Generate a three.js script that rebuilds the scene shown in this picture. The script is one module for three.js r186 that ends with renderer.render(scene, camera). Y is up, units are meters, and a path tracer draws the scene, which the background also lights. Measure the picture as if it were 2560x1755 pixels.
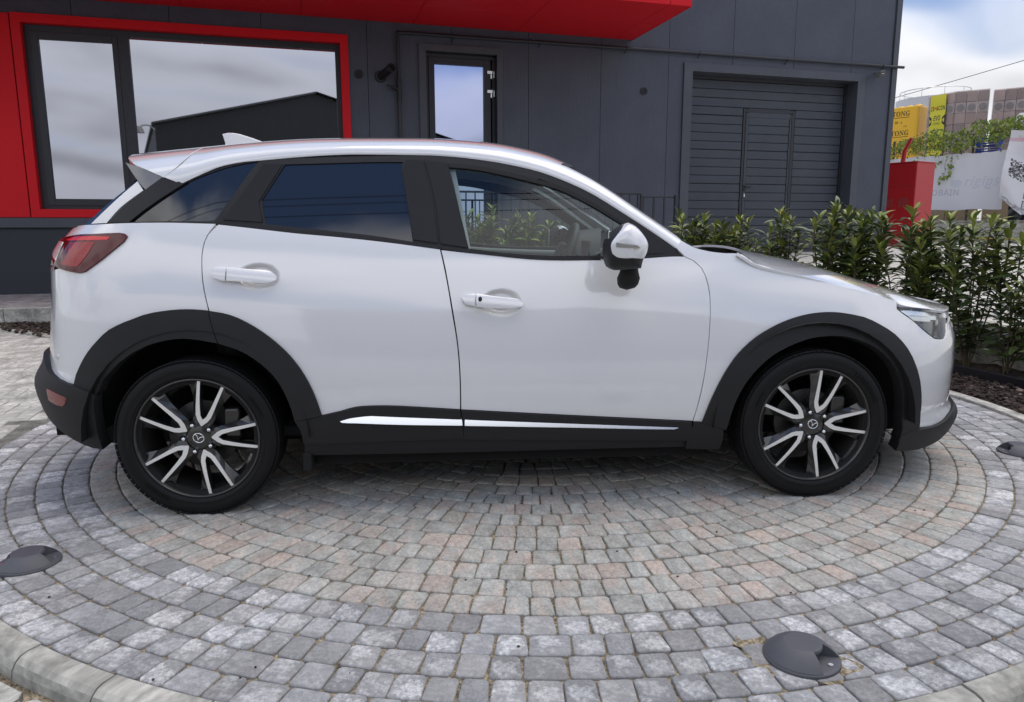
import * as THREE from 'three';
import { mergeGeometries } from 'three/addons/utils/BufferGeometryUtils.js';
import { RoundedBoxGeometry } from 'three/addons/geometries/RoundedBoxGeometry.js';
import { ImprovedNoise } from 'three/addons/math/ImprovedNoise.js';
import { FontLoader } from 'three/addons/loaders/FontLoader.js';
import { TextGeometry } from 'three/addons/geometries/TextGeometry.js';

// ---------------------------------------------------------------- camera, sky, sun, exposure
const scene = new THREE.Scene();
const camera = new THREE.PerspectiveCamera(51.7, 1024 / 702, 0.05, 400);
camera.rotation.set(-0.1685, -0.0732, -0.0024, 'YXZ');
camera.position.set(-0.226, 1.156, 3.773);
const renderer = new THREE.WebGLRenderer({ antialias: true });
renderer.toneMapping = THREE.LinearToneMapping;
renderer.toneMappingExposure = 1.84;
renderer.shadowMap.enabled = true;
const SKY_LEVEL = 1.0, SUN_LEVEL = 0.65;

const V3 = (x, y, z) => new THREE.Vector3(x, y, z);
let seed = 7;
const rnd = () => { seed = (seed * 1664525 + 1013904223) >>> 0; return seed / 4294967296; };
const rr = (a, b) => a + (b - a) * rnd();
const perlin = new ImprovedNoise();
const clamp = (x, a = 0, b = 1) => Math.min(b, Math.max(a, x));
const mixf = (a, b, t) => a + (b - a) * t;
const smooth = (a, b, x) => { const t = clamp((x - a) / (b - a)); return t * t * (3 - 2 * t); };
function fbm(x, y, z, n = 5) { let s = 0, a = 0.5, f = 1; for (let i = 0; i < n; i++) { s += a * perlin.noise(x * f + 3.7 * i, y * f + 1.3 * i, z * f); a *= 0.5; f *= 2.03; } return s; }

{ // broken overcast: grey and white cloud with gaps of pale blue
  const W = 1024, H = 512, data = new Float32Array(W * H * 4);
  for (let r = 0; r < H; r++) {
    const el = ((r + 0.5) / H - 0.5) * Math.PI, y = Math.sin(el);
    for (let c = 0; c < W; c++) {
      const az = ((c + 0.5) / W - 0.5) * 2 * Math.PI, x = Math.cos(az) * Math.cos(el), z = Math.sin(az) * Math.cos(el), o = (r * W + c) * 4;
      const k = 1 / (Math.max(y, 0) + 0.22), px = x * k + 9.6, pz = z * k + 24.2;
      const wx = fbm(px * 0.9, 4.1, pz * 0.9, 3) * 1.1, wz = fbm(px * 0.9, 9.7, pz * 0.9, 3) * 1.1;
      const d = fbm(px * 0.75 + wx, 0.3, pz * 1.25 + wz, 6), e = fbm(px * 1.7 + wz, 5.5, pz * 2.6 + wx, 5);
      const cover = smooth(-0.20, 0.16, d + 0.05 + 0.16 * smooth(0.4, 0.05, y)), thick = smooth(-0.05, 0.34, d + e * 0.5), rise = mixf(0.45, 1.32, smooth(0.0, 0.85, y));
      const hor = smooth(0.42, 0.0, y);
      const blue = [mixf(0.09, 0.30, hor), mixf(0.165, 0.37, hor), mixf(0.36, 0.48, hor)];
      const lit = mixf(1.02, 0.56, thick) + e * 0.26;
      const cloud = [lit * 0.985, lit * 0.985, lit * 1.0];
      for (let i = 0; i < 3; i++) data[o + i] = (y < -0.02 ? 0.3 : mixf(blue[i], cloud[i] * rise, cover * 0.94)) * SKY_LEVEL;
      data[o + 3] = 1;
    }
  }
  const sky = new THREE.DataTexture(data, W, H, THREE.RGBAFormat, THREE.FloatType);
  sky.mapping = THREE.EquirectangularReflectionMapping; sky.magFilter = THREE.LinearFilter; sky.needsUpdate = true;
  scene.background = sky; scene.environment = sky;
}
const sun = new THREE.DirectionalLight(0xffecd6, SUN_LEVEL);
sun.position.set(3, 14, -2.6); sun.target.position.set(0, 0, -1); sun.castShadow = true; sun.shadow.radius = 85;
Object.assign(sun.shadow.camera, { left: -25, right: 25, top: 25, bottom: -25, far: 60 });
scene.add(sun, sun.target);

// ---------------------------------------------------------------- helpers
const used = new Map();
function numbered(n) { const k = used.get(n) ?? 0; used.set(n, k + 1); return k ? n + '_' + String(k).padStart(3, '0') : n; }
function mesh(name, geo, mat, parent) { const m = new THREE.Mesh(geo, mat); m.name = name; m.castShadow = m.receiveShadow = true; (parent ?? scene).add(m); return m; }
function thing(name, label, category, pos = [0, 0, 0], turn = 0, group) {
  const o = new THREE.Group(); o.name = numbered(name); o.position.set(...pos); o.rotation.y = turn; o.userData = { label, category };
  if (group) o.userData.group = group;
  scene.add(o); return o;
}
function struct(name, parent) { const o = new THREE.Group(); o.name = name; o.userData.kind = 'structure'; (parent ?? scene).add(o); return o; }
function box(w, h, d, x = 0, y = 0, z = 0) { const g = new THREE.BoxGeometry(w, h, d); g.translate(x, y, z); return metricUV(g); }
function rbox(w, h, d, x, y, z, r = 0.01, s = 2) { const g = new RoundedBoxGeometry(w, h, d, s, Math.min(r, w / 2.01, h / 2.01, d / 2.01)); g.translate(x, y, z); return metricUV(g); }
function span(x0, x1, y0, y1, z0, z1) { return box(x1 - x0, y1 - y0, z1 - z0, (x0 + x1) / 2, (y0 + y1) / 2, (z0 + z1) / 2); }
function rspan(x0, x1, y0, y1, z0, z1, r = 0.006) { return rbox(x1 - x0, y1 - y0, z1 - z0, (x0 + x1) / 2, (y0 + y1) / 2, (z0 + z1) / 2, r); }
function metricUV(g) { // uv in metres, picked by the way each face points
  const p = g.attributes.position, n = g.attributes.normal, uv = new Float32Array(p.count * 2);
  for (let i = 0; i < p.count; i++) {
    const ax = Math.abs(n.getX(i)), ay = Math.abs(n.getY(i)), az = Math.abs(n.getZ(i));
    const [u, v] = ay > ax && ay > az ? [p.getX(i), p.getZ(i)] : ax > az ? [p.getZ(i), p.getY(i)] : [p.getX(i), p.getY(i)];
    uv[i * 2] = u; uv[i * 2 + 1] = v;
  }
  g.setAttribute('uv', new THREE.BufferAttribute(uv, 2)); return g;
}
function plain(g) { const q = g.index ? g.toNonIndexed() : g; for (const k of Object.keys(q.attributes)) if (!['position', 'normal', 'uv'].includes(k)) q.deleteAttribute(k); return q; }
const merge = (list) => mergeGeometries(list.map(plain));
function tube(pts, r, seg = 24, rad = 8, closed = false) { return new THREE.TubeGeometry(new THREE.CatmullRomCurve3(pts, closed, 'catmullrom', 0.5), seg, r, rad, closed); }
function rod(a, b, r, rad = 10) {
  const d = new THREE.Vector3().subVectors(b, a), g = new THREE.CylinderGeometry(r, r, d.length(), rad);
  g.applyQuaternion(new THREE.Quaternion().setFromUnitVectors(V3(0, 1, 0), d.clone().normalize())); g.translate((a.x + b.x) / 2, (a.y + b.y) / 2, (a.z + b.z) / 2); return g;
}
function mirrorZ(g) { // the same part on the other side of the car
  const q = plain(g.clone()), p = q.attributes.position, n = q.attributes.normal;
  for (let i = 0; i < p.count; i++) { p.setZ(i, -p.getZ(i)); n.setZ(i, -n.getZ(i)); }
  for (let i = 0; i < p.count; i += 3) for (const a of Object.values(q.attributes)) { const s = a.itemSize, t = a.array.slice((i + 1) * s, (i + 2) * s); a.array.copyWithin((i + 1) * s, (i + 2) * s, (i + 3) * s); a.array.set(t, (i + 2) * s); }
  return q;
}
// ---------------------------------------------------------------- materials
function tex(W, H, f, srgb = true, rep = [1, 1]) { // f(u, v) -> [r, g, b] 0..1 (sRGB values when srgb); tiles if f does
  const d = new Uint8Array(W * H * 4);
  for (let y = 0; y < H; y++) for (let x = 0; x < W; x++) { const c = f(x / W, y / H), o = (y * W + x) * 4; for (let i = 0; i < 3; i++) d[o + i] = clamp(c[i]) * 255; d[o + 3] = 255; }
  const t = new THREE.DataTexture(d, W, H); t.wrapS = t.wrapT = THREE.RepeatWrapping; t.magFilter = THREE.LinearFilter; t.repeat.set(...rep);
  if (srgb) t.colorSpace = THREE.SRGBColorSpace; t.needsUpdate = true; return t;
}
const tile = (u, v, k, s, n = 5) => { // noise that tiles over [0,1]
  const a = u * 2 * Math.PI, b = v * 2 * Math.PI, R = k / (2 * Math.PI);
  return fbm(Math.cos(a) * R + s, Math.sin(a) * R + Math.cos(b) * R * 0.73, Math.sin(b) * R + s * 2.1, n);
};
const grey = (v) => [v, v, v];
const lin = (r, g, b) => new THREE.Color().setRGB(r, g, b);
const std = (c, rough, extra = {}) => new THREE.MeshStandardMaterial({ color: c.isColor ? c : lin(...c), roughness: rough, ...extra });
const phy = (c, rough, extra = {}) => new THREE.MeshPhysicalMaterial({ color: c.isColor ? c : lin(...c), roughness: rough, ...extra });
const grainTex = tex(256, 256, (u, v) => grey(0.5 + tile(u, v, 60, 1, 3) * 0.9), false);
const roughTex = (a, b, k, s) => tex(256, 256, (u, v) => grey(mixf(a, b, clamp(0.5 + tile(u, v, k, s) * 1.3))), false);
const withRep = (t, x, y) => { const c = t.clone(); c.repeat.set(x, y ?? x); c.needsUpdate = true; return c; };

const M = {
  paint: phy([0.76, 0.76, 0.76], 0.10, { ior: 1.62, clearcoat: 1, clearcoatRoughness: 0.03 }),
  cladding: phy([0.013, 0.013, 0.0145], 0.6, { specularIntensity: 0.8, bumpMap: withRep(grainTex, 30), bumpScale: 0.0004 }),
  blackGloss: phy([0.012, 0.012, 0.013], 0.16, { clearcoat: 0.6 }),
  pillarFilm: phy([0.013, 0.012, 0.0125], 0.42, { specularIntensity: 0.6 }),
  rubber: std([0.005, 0.005, 0.006], 0.75),
  voidBlack: std([0.004, 0.004, 0.004], 0.95),
  privacy: phy([0.006, 0.007, 0.009], 0.03, { ior: 1.68, clearcoat: 0.2 }),
  glass: phy([0.80, 0.88, 0.86], 0.01, { transmission: 1, thickness: 0, ior: 1.5 }),
  chrome: phy([0.86, 0.87, 0.88], 0.10, { metalness: 1 }),
  satin: phy([0.86, 0.87, 0.88], 0.26, { metalness: 1 }),
  lampRed: phy([0.30, 0.006, 0.010], 0.06),
  lampDark: phy([0.085, 0.003, 0.006], 0.06),
  lampBright: phy([0.68, 0.018, 0.022], 0.10),
  lampClear: phy([0.62, 0.63, 0.62], 0.08, { clearcoat: 1 }),
  lens: phy([0.93, 0.95, 0.95], 0.01, { transmission: 1, thickness: 0 }),
  trimGrey: std([0.24, 0.27, 0.26], 0.8),
  headliner: std([0.48, 0.50, 0.48], 0.9),
  dash: std([0.035, 0.042, 0.045], 0.6),
  seat: std([0.03, 0.03, 0.033], 0.75),
  machined: phy([0.88, 0.87, 0.83], 0.45, { metalness: 0.5 }),
  gunmetal: phy([0.040, 0.038, 0.036], 0.32, { metalness: 0.55, clearcoat: 0.8, clearcoatRoughness: 0.1 }),
  tyre: phy([0.0060, 0.0060, 0.0066], 0.62, { specularIntensity: 0.55, bumpMap: withRep(grainTex, 12), bumpScale: 0.0003 }),
  brake: phy([0.06, 0.058, 0.055], 0.5, { metalness: 0.6 }),
  indicatorLens: phy([0.30, 0.29, 0.27], 0.12, { clearcoat: 1 }),
};
// ---------------------------------------------------------------- the car's skin: four smooth patches, in metres (x forward, y up, z to the camera's side)
function spline(xs, ys) {
  const n = xs.length, h = [], d = [], m = new Array(n).fill(0);
  for (let i = 0; i < n - 1; i++) { h.push(xs[i + 1] - xs[i]); d.push((ys[i + 1] - ys[i]) / h[i]); }
  m[0] = d[0]; m[n - 1] = d[n - 2];
  for (let i = 1; i < n - 1; i++) m[i] = d[i - 1] * d[i] <= 0 ? 0 : (h[i - 1] + h[i]) / (h[i - 1] / d[i] + h[i] / d[i - 1]);
  return (x) => {
    x = clamp(x, xs[0], xs[n - 1]); let i = 0; while (i < n - 2 && x >= xs[i + 1]) i++;
    const t = (x - xs[i]) / h[i];
    return ys[i] * (1 + 2 * t) * (1 - t) ** 2 + m[i] * h[i] * t * (1 - t) ** 2 + ys[i + 1] * t * t * (3 - 2 * t) + m[i + 1] * h[i] * t * t * (t - 1);
  };
}
const section = spline([0.1, 0.18, 0.25, 0.32, 0.42, 0.55, 0.66, 0.76, 0.85, 0.93, 1, 1.07, 1.15, 1.25], [0.775, 0.808, 0.838, 0.856, 0.87, 0.876, 0.87, 0.856, 0.834, 0.809, 0.782, 0.748, 0.692, 0.6]);
const shift = spline([-2.1, -1.6, -1.1, -0.5, 0.2, 0.8, 1.2, 1.6, 1.9, 2.2], [0.14, 0.13, 0.085, 0.035, 0, -0.01, -0.055, -0.11, -0.14, -0.16]);
const rearEnd = spline([0.1, 0.25, 0.4, 0.5, 0.6, 0.75, 0.9, 1, 1.1, 1.2, 1.3], [-1.9, -2.01, -2.12, -2.145, -2.09, -2.065, -2.05, -2.05, -2, -1.9, -1.8]);
const frontEnd = spline([0.1, 0.2, 0.26, 0.34, 0.45, 0.6, 0.7, 0.8, 0.88, 0.95, 1.05], [2.22, 2.315, 2.33, 2.275, 2.275, 2.275, 2.255, 2.22, 2.15, 2.05, 1.9]);
const hoodEdgeY = spline([0.7, 0.9, 0.961, 1, 1.04, 1.13, 1.29, 1.456, 1.64, 1.725, 1.88, 1.965, 2.045, 2.13, 2.22], [1.09, 1.065, 1.046, 1.015, 0.997, 0.974, 0.937, 0.894, 0.842, 0.815, 0.793, 0.78, 0.774, 0.77, 0.766]);
const hoodEdgeZ = spline([0.7, 0.9, 0.961, 1, 1.04, 1.13, 1.29, 1.456, 1.64, 1.725, 1.88, 1.965, 2.045, 2.13, 2.22], [0.74, 0.755, 0.765, 0.772, 0.775, 0.778, 0.778, 0.772, 0.748, 0.735, 0.69, 0.66, 0.6, 0.55, 0.48]);
const hoodMid = spline([0.75, 0.95, 1.2, 1.5, 1.8, 2, 2.15, 2.22], [1.13, 1.105, 1.048, 0.985, 0.9, 0.832, 0.788, 0.775]);
const dripY = spline([-1.9, -1.7, -1.5, -1.36, -1.2, -1.04, -0.9, -0.63, -0.37, -0.1, 0.1, 0.3, 0.5, 0.65, 0.8, 0.95], [1.27, 1.29, 1.315, 1.335, 1.4, 1.432, 1.448, 1.462, 1.46, 1.437, 1.395, 1.318, 1.197, 1.096, 0.985, 0.87]);
const roofY = spline([-1.9, -1.6, -1.2, -0.8, -0.4, -0.1, 0.15, 0.35, 0.6, 0.85, 1.05], [1.485, 1.515, 1.55, 1.572, 1.575, 1.56, 1.515, 1.43, 1.262, 1.097, 0.97]);
const X0R = -1.45, LR = 0.62, NR = 2.5, X0F = 1.42, LF = 0.78, NF = 2.2, ND = 2.3;
const CUPS = [[-1.02, 0.969, 0.086, 0.051], [-0.053, 0.856, 0.085, 0.055]];   // finger dishes behind the door handles
function patchA(s, y, dish = true) { // body side; s runs on round the corners to the middle of each bumper
  const pr = clamp((X0R - s) / LR), pf = clamp((s - X0F) / LF);
  let x = clamp(s, X0R, X0F);
  if (pr > 0) x += (rearEnd(y) - X0R) * Math.sin(pr * Math.PI / 2) ** (2 / NR);
  if (pf > 0) x += (frontEnd(y) - X0F) * Math.sin(pf * Math.PI / 2) ** (2 / NF);
  const taper = Math.max(0, Math.cos(pr * Math.PI / 2)) ** (2 / NR) * Math.max(0, Math.cos(pf * Math.PI / 2)) ** (2 / NF);
  const xx = clamp(Math.abs(x), 0, 1.5);
  let b = section(y - shift(s) * clamp((y - 0.4) / 0.4)) * (1 - 0.010 * xx * xx / 2.25);
  if (dish) for (const [cx, cy, a, c] of CUPS) { const r = ((s - cx) / a) ** 2 + ((y - cy) / c) ** 2; if (r < 1) b -= 0.026 * smooth(1, 0.35, r); }
  return V3(x, y, b * taper);
}
const plainSide = (s, y) => patchA(s, y, false);
function patchB(x, v) { const c = hoodMid(x), e = hoodEdgeY(x); return V3(x, c - (c - e) * Math.abs(v) ** 2.2, hoodEdgeZ(x) * v); }   // bonnet
function patchC(x, y) { const k = clamp(y - 1.05, 0, 1), r = clamp(-1.2 - x, 0, 2); return V3(x, y, 0.762 - (y - 1.05) * 0.37 - 0.12 * k * k - 0.018 * (x + 0.3) ** 2 - 0.28 * r * r); }   // side glass
function patchD(x, q) { const yd = dripY(x), yt = roofY(x), zd = patchC(x, yd).z; return V3(x, yd + (yt - yd) * Math.sin(Math.max(q, 0)) ** (2 / ND), zd * Math.max(0, Math.cos(q)) ** (2 / ND)); }   // roof, pillars, windscreen
function normalOf(fn, a, b) {
  const h = 0.002, du = fn(a + h, b).sub(fn(a - h, b)), dv = fn(a, b + h).sub(fn(a, b - h)), n = du.cross(dv), p = fn(a, b);
  if (n.lengthSq() < 1e-16) n.set(Math.sign(p.x), 0, 0);
  n.normalize(); return n.dot(Math.abs(p.z) > 0.5 ? V3(p.x * 0.15, (p.y - 0.6) * 0.15, p.z) : V3(p.x * 0.6, p.y - 0.6, p.z)) < 0 ? n.negate() : n;
}
const P2 = (s) => s.trim().split(/\s+/).map((q) => { const [a, b] = q.split(',').map(Number); return new THREE.Vector2(a, b); });
function smoothLoop(pts, step = 0.03) { // rounds shallow bends, keeps corners sharp
  pts = pts.filter((p, i) => p.distanceTo(pts[(i + pts.length - 1) % pts.length]) > 0.003);
  const n = pts.length, out = [], corner = pts.map((p, i) => { const a = pts[(i + n - 1) % n], c = pts[(i + 1) % n]; return Math.abs(Math.atan2((p.x - a.x) * (c.y - p.y) - (p.y - a.y) * (c.x - p.x), (p.x - a.x) * (c.x - p.x) + (p.y - a.y) * (c.y - p.y))) > 0.62; });
  for (let i = 0; i < n; i++) {
    const p0 = pts[(i + n - 1) % n], p1 = pts[i], p2 = pts[(i + 1) % n], p3 = pts[(i + 2) % n], k = Math.max(1, Math.min(8, Math.round(p1.distanceTo(p2) / step)));
    const L = p1.distanceTo(p2), t1 = corner[i] ? p2.clone().sub(p1) : p2.clone().sub(p0).multiplyScalar(L / (L + p1.distanceTo(p0))), t2 = corner[(i + 1) % n] ? p2.clone().sub(p1) : p3.clone().sub(p1).multiplyScalar(L / (L + p3.distanceTo(p2)));
    for (let j = 0; j < k; j++) { const t = j / k, t2_ = t * t, t3 = t2_ * t; out.push(p1.clone().multiplyScalar(2 * t3 - 3 * t2_ + 1).addScaledVector(t1, t3 - 2 * t2_ + t).addScaledVector(p2, -2 * t3 + 3 * t2_).addScaledVector(t2, t3 - t2_)); }
  }
  return out;
}
function panel(fn, poly, { off = 0, depth = 0.012, L = 0.06, fine = null, holes = [], step = 0.03, raw = false } = {}) {
  let loop = raw ? poly.slice() : smoothLoop(poly, step);
  if (THREE.ShapeUtils.area(loop) < 0) loop.reverse();
  const hs = holes.map((h) => { const q = smoothLoop(h, step); if (THREE.ShapeUtils.area(q) > 0) q.reverse(); return q; });
  const verts = [...loop, ...hs.flat()].map((p) => [p.x, p.y]);
  let tris = THREE.ShapeUtils.triangulateShape(loop, hs);
  const limit = (a, b) => { let l = L; if (fine) for (const [cx, cy, rx, ry] of fine) for (let k = 0; k <= 8; k++) if (Math.hypot((a[0] + (b[0] - a[0]) * k / 8 - cx) / rx, (a[1] + (b[1] - a[1]) * k / 8 - cy) / ry) < 1.15) l = 0.009; return l; };
  for (let it = 0; it < 16; it++) {
    const mid = new Map(), next = []; let any = false;
    const cut = (i, j) => { const a = verts[i], b = verts[j]; if (Math.hypot(a[0] - b[0], a[1] - b[1]) <= limit(a, b)) return -1; const k = i < j ? i * 1e6 + j : j * 1e6 + i; if (!mid.has(k)) { verts.push([(a[0] + b[0]) / 2, (a[1] + b[1]) / 2]); mid.set(k, verts.length - 1); } any = true; return mid.get(k); };
    for (const [a, b, c] of tris) {
      const ab = cut(a, b), bc = cut(b, c), ca = cut(c, a), n = (ab >= 0) + (bc >= 0) + (ca >= 0);
      if (!n) next.push([a, b, c]);
      else if (n === 3) next.push([a, ab, ca], [ab, b, bc], [ca, bc, c], [ab, bc, ca]);
      else {
        let t = [a, b, c], m = [ab, bc, ca];
        while (!(n === 1 ? m[0] >= 0 : m[0] >= 0 && m[1] >= 0)) { t = [t[1], t[2], t[0]]; m = [m[1], m[2], m[0]]; }
        if (n === 1) next.push([t[0], m[0], t[2]], [m[0], t[1], t[2]]);
        else next.push([m[0], t[1], m[1]], [t[0], m[0], m[1]], [t[0], m[1], t[2]]);
      }
    }
    tris = next; if (!any) break;
  }
  const N = verts.map(([a, b]) => normalOf(fn, a, b)), X = verts.map(([a, b], i) => fn(a, b).addScaledVector(N[i], off));
  const pos = [], nor = [], uv = [], idx = [];
  X.forEach((p, i) => { pos.push(p.x, p.y, p.z); nor.push(N[i].x, N[i].y, N[i].z); uv.push(p.x, p.y + p.z * 0.7); });
  let flip = 0; for (const [a, b, c] of tris) { const g = X[b].clone().sub(X[a]).cross(X[c].clone().sub(X[a])); flip += g.dot(N[a]); }
  for (const [a, b, c] of tris) flip >= 0 ? idx.push(a, b, c) : idx.push(a, c, b);
  if (depth > 0) { // turned-in edge
    let s = 0;
    for (const lp of [loop, ...hs]) {
      const n = lp.length, base = pos.length / 3;
      for (let i = 0; i < n; i++) {
        const p = X[s + i], q = X[s + (i + 1) % n], r = X[s + (i + n - 1) % n], out = q.clone().sub(r).cross(N[s + i]).normalize().multiplyScalar(flip >= 0 ? 1 : -1);
        for (const [d, k] of [[0, 0.55], [0.0025, 0.9], [depth, 1]]) {
          const m = N[s + i].clone().multiplyScalar(1 - k).addScaledVector(out, k).normalize(), e = p.clone().addScaledVector(N[s + i], -d).addScaledVector(out, d > 0 ? 0.0008 : 0);
          pos.push(e.x, e.y, e.z); nor.push(m.x, m.y, m.z); uv.push(e.x, e.y + e.z * 0.7);
        }
      }
      for (let i = 0; i < n; i++) for (let k = 0; k < 2; k++) { const a = base + i * 3 + k, b = base + ((i + 1) % n) * 3 + k; flip >= 0 ? idx.push(a, a + 1, b, b, a + 1, b + 1) : idx.push(a, b, a + 1, b, b + 1, a + 1); }
      s += n;
    }
  }
  const g = new THREE.BufferGeometry();
  g.setAttribute('position', new THREE.Float32BufferAttribute(pos, 3)); g.setAttribute('normal', new THREE.Float32BufferAttribute(nor, 3)); g.setAttribute('uv', new THREE.Float32BufferAttribute(uv, 2)); g.setIndex(idx);
  return g.toNonIndexed();
}
// ---------------------------------------------------------------- the white crossover
const car = thing('parked_car', 'white compact crossover with black wheel-arch cladding parked on the round paved pad', 'car');
{
  const both = (name, geo, mat, parent = car) => { const a = mesh(name, geo, mat, parent); mesh(name, mirrorZ(geo), mat, parent); return a; };
  const side = (name, fn, poly, mat, o = {}, parent = car) => both(name, panel(fn, poly, o), mat, parent);
  // painted panels
  side('rear_quarter_panel', patchA, P2('-1.591,1.173 -1.493,1.178 -1.37,1.179 -1.198,1.174 -1.226,1.131 -1.24,1.08 -1.241,1.026 -1.236,0.954 -1.225,0.894 -1.211,0.837 -1.267,0.842 -1.32,0.842 -1.384,0.836 -1.451,0.822 -1.477,0.798 -1.512,0.766 -1.512,0.766 -1.529,0.825 -1.547,0.884 -1.566,0.95 -1.578,0.988 -1.56,1.006 -1.536,1.036 -1.508,1.079 -1.49,1.106 -1.486,1.123 -1.489,1.132 -1.506,1.136 -1.544,1.133 -1.59,1.131 -1.642,1.128'), M.paint, { L: 0.05 });
  side('rear_bumper', patchA, P2('-1.578,0.988 -1.566,0.95 -1.547,0.884 -1.529,0.825 -1.512,0.766 -1.54,0.724 -1.567,0.677 -1.589,0.626 -1.602,0.58 -1.602,0.539 -1.63,0.545 -1.665,0.555 -1.701,0.568 -1.735,0.584 -1.80,0.600 -1.95,0.610 -2.069,0.612 -2.069,1.000 -1.90,1.000 -1.76,0.985 -1.692,0.998 -1.656,0.991 -1.624,0.985 -1.596,0.982'), M.paint, { L: 0.05 });
  side('tailgate_panel', patchA, P2('-1.591,1.173 -1.643,1.13 -1.694,1.124 -1.788,1.11 -1.80,1.115 -1.80,1.006 -2.069,1.006 -2.069,1.150 -1.76,1.160 -1.733,1.161 -1.719,1.168'), M.paint, { L: 0.05 });
  const rd = side('rear_door', patchA, P2('-1.185,1.171 -1.22,1.131 -1.235,1.08 -1.237,1.026 -1.231,0.954 -1.22,0.894 -1.206,0.836 -1.131,0.82 -1.054,0.784 -0.978,0.731 -0.914,0.671 -0.862,0.602 -0.829,0.538 -0.807,0.479 -0.788,0.408 -0.711,0.425 -0.714,0.424 -0.651,0.441 -0.558,0.445 -0.464,0.441 -0.228,0.422 -0.228,0.521 -0.231,0.617 -0.239,0.711 -0.254,0.81 -0.271,0.921 -0.286,1.001 -0.301,1.069 -0.518,1.098 -0.705,1.119 -0.886,1.136 -1.07,1.158'), M.paint, { L: 0.055, fine: CUPS });
  const fd = side('front_door', patchA, P2('-0.294,1.066 -0.279,1.001 -0.265,0.921 -0.247,0.81 -0.233,0.711 -0.225,0.617 -0.222,0.521 -0.222,0.421 0.109,0.396 0.569,0.362 0.754,0.348 0.769,0.414 0.784,0.502 0.797,0.6 0.807,0.697 0.815,0.792 0.818,0.861 0.814,0.911 0.805,0.955 0.791,0.987 0.76,1.016 0.722,1.034 0.724,1.032 0.548,1.028 0.409,1.022 0.246,1.023 0.053,1.033 -0.139,1.049'), M.paint, { L: 0.055, fine: CUPS });
  side('front_wing', patchA, P2('0.758,0.346 0.774,0.414 0.789,0.502 0.801,0.6 0.811,0.697 0.819,0.792 0.822,0.861 0.819,0.911 0.809,0.955 0.796,0.987 0.765,1.018 0.727,1.037 0.694,1.074 0.719,1.101 0.743,1.086 0.774,1.07 0.833,1.055 0.907,1.047 0.975,1.043 1.013,1.014 1.051,0.994 1.146,0.971 1.31,0.934 1.453,0.89 1.565,0.837 1.557,0.805 1.573,0.784 1.605,0.751 1.53,0.7 1.49,0.744 1.453,0.775 1.406,0.792 1.322,0.798 1.238,0.791 1.154,0.771 1.077,0.74 1.002,0.697 0.935,0.637 0.884,0.566 0.848,0.494 0.819,0.42 0.796,0.343'), M.paint, { L: 0.05 });
  side('front_bumper', patchA, P2('1.605,0.75 1.629,0.719 1.652,0.693 1.683,0.666 1.707,0.66 1.736,0.657 1.762,0.668 1.780,0.715 1.95,0.735 2.198,0.740 2.198,0.315 1.95,0.310 1.784,0.290 1.741,0.275 1.682,0.264 1.624,0.269 1.633,0.32 1.629,0.395 1.612,0.49 1.59,0.568 1.564,0.638 1.53,0.7'), M.paint, { L: 0.05 });
  side('bonnet_nose', patchA, P2('1.774,0.748 1.80,0.742 1.95,0.742 2.198,0.745 2.198,0.784 1.95,0.776 1.84,0.773 1.79,0.771 1.768,0.766'), M.paint, { L: 0.04 });
  mesh('bonnet', panel(patchB, P2('0.95,1 1.0,0.90 1.04,0.76 1.085,0.62 1.125,0.40 1.135,0.15 1.135,-0.15 1.125,-0.40 1.085,-0.62 1.04,-0.76 1.0,-0.90 0.95,-1 1.2,-1 1.5,-1 1.73,-1 1.88,-1 1.96,-0.995 2.04,-0.965 2.125,-0.83 2.18,-0.58 2.208,-0.25 2.212,0 2.208,0.25 2.18,0.58 2.125,0.83 2.04,0.965 1.96,0.995 1.88,1 1.73,1 1.5,1 1.2,1'), { L: 0.07 }), M.paint, car);
  mesh('cowl', panel(patchB, P2('0.78,0.99 0.93,0.99 1.0,0.92 1.16,0.62 1.20,0.15 1.20,-0.15 1.16,-0.62 1.0,-0.92 0.93,-0.99 0.78,-0.99'), { off: -0.045, L: 0.08 }), M.rubber, car);
  side('roof', patchD, P2('-1.431,0.159 -1.362,0.008 -1.319,0.036 -1.259,0.04 -1.184,0.051 -1.108,0.043 -1.041,0.016 -0.963,0.004 -0.381,0.001 -0.286,0.001 -0.191,0.005 -0.095,0.001 0.001,0.002 0.09,0.012 0.22,0.012 0.31,0.012 0.41,0.012 0.53,0.012 0.61,0.012 0.69,0.012 0.722,0.10 0.724,0.479 0.69,0.607 0.639,0.587 0.59,0.579 0.522,0.527 0.457,0.519 0.392,0.499 0.328,0.518 0.246,0.55 0.225,0.505 0.242,0.70 0.264,0.889 0.290,1.2 0.30,1.569 -1.35,1.569 -1.335,1.1 -1.340,0.70 -1.37,0.36'), M.paint, { L: 0.07, step: 0.05 });
  side('roof_spoiler', patchD, P2('-1.433,0.157 -1.383,0.36 -1.353,0.70 -1.348,1.1 -1.363,1.569 -1.69,1.569 -1.685,1.2 -1.655,0.85 -1.612,0.66 -1.578,0.529'), M.paint, { L: 0.05, depth: 0.022 });
  side('roof_seam', patchD, P2('-1.45,0.14 -1.39,0.36 -1.36,0.70 -1.355,1.1 -1.37,1.569 -1.33,1.569 -1.325,1.1 -1.33,0.70 -1.355,0.36 -1.40,0.14'), M.rubber, { off: -0.008, depth: 0, L: 0.05 });
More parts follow.
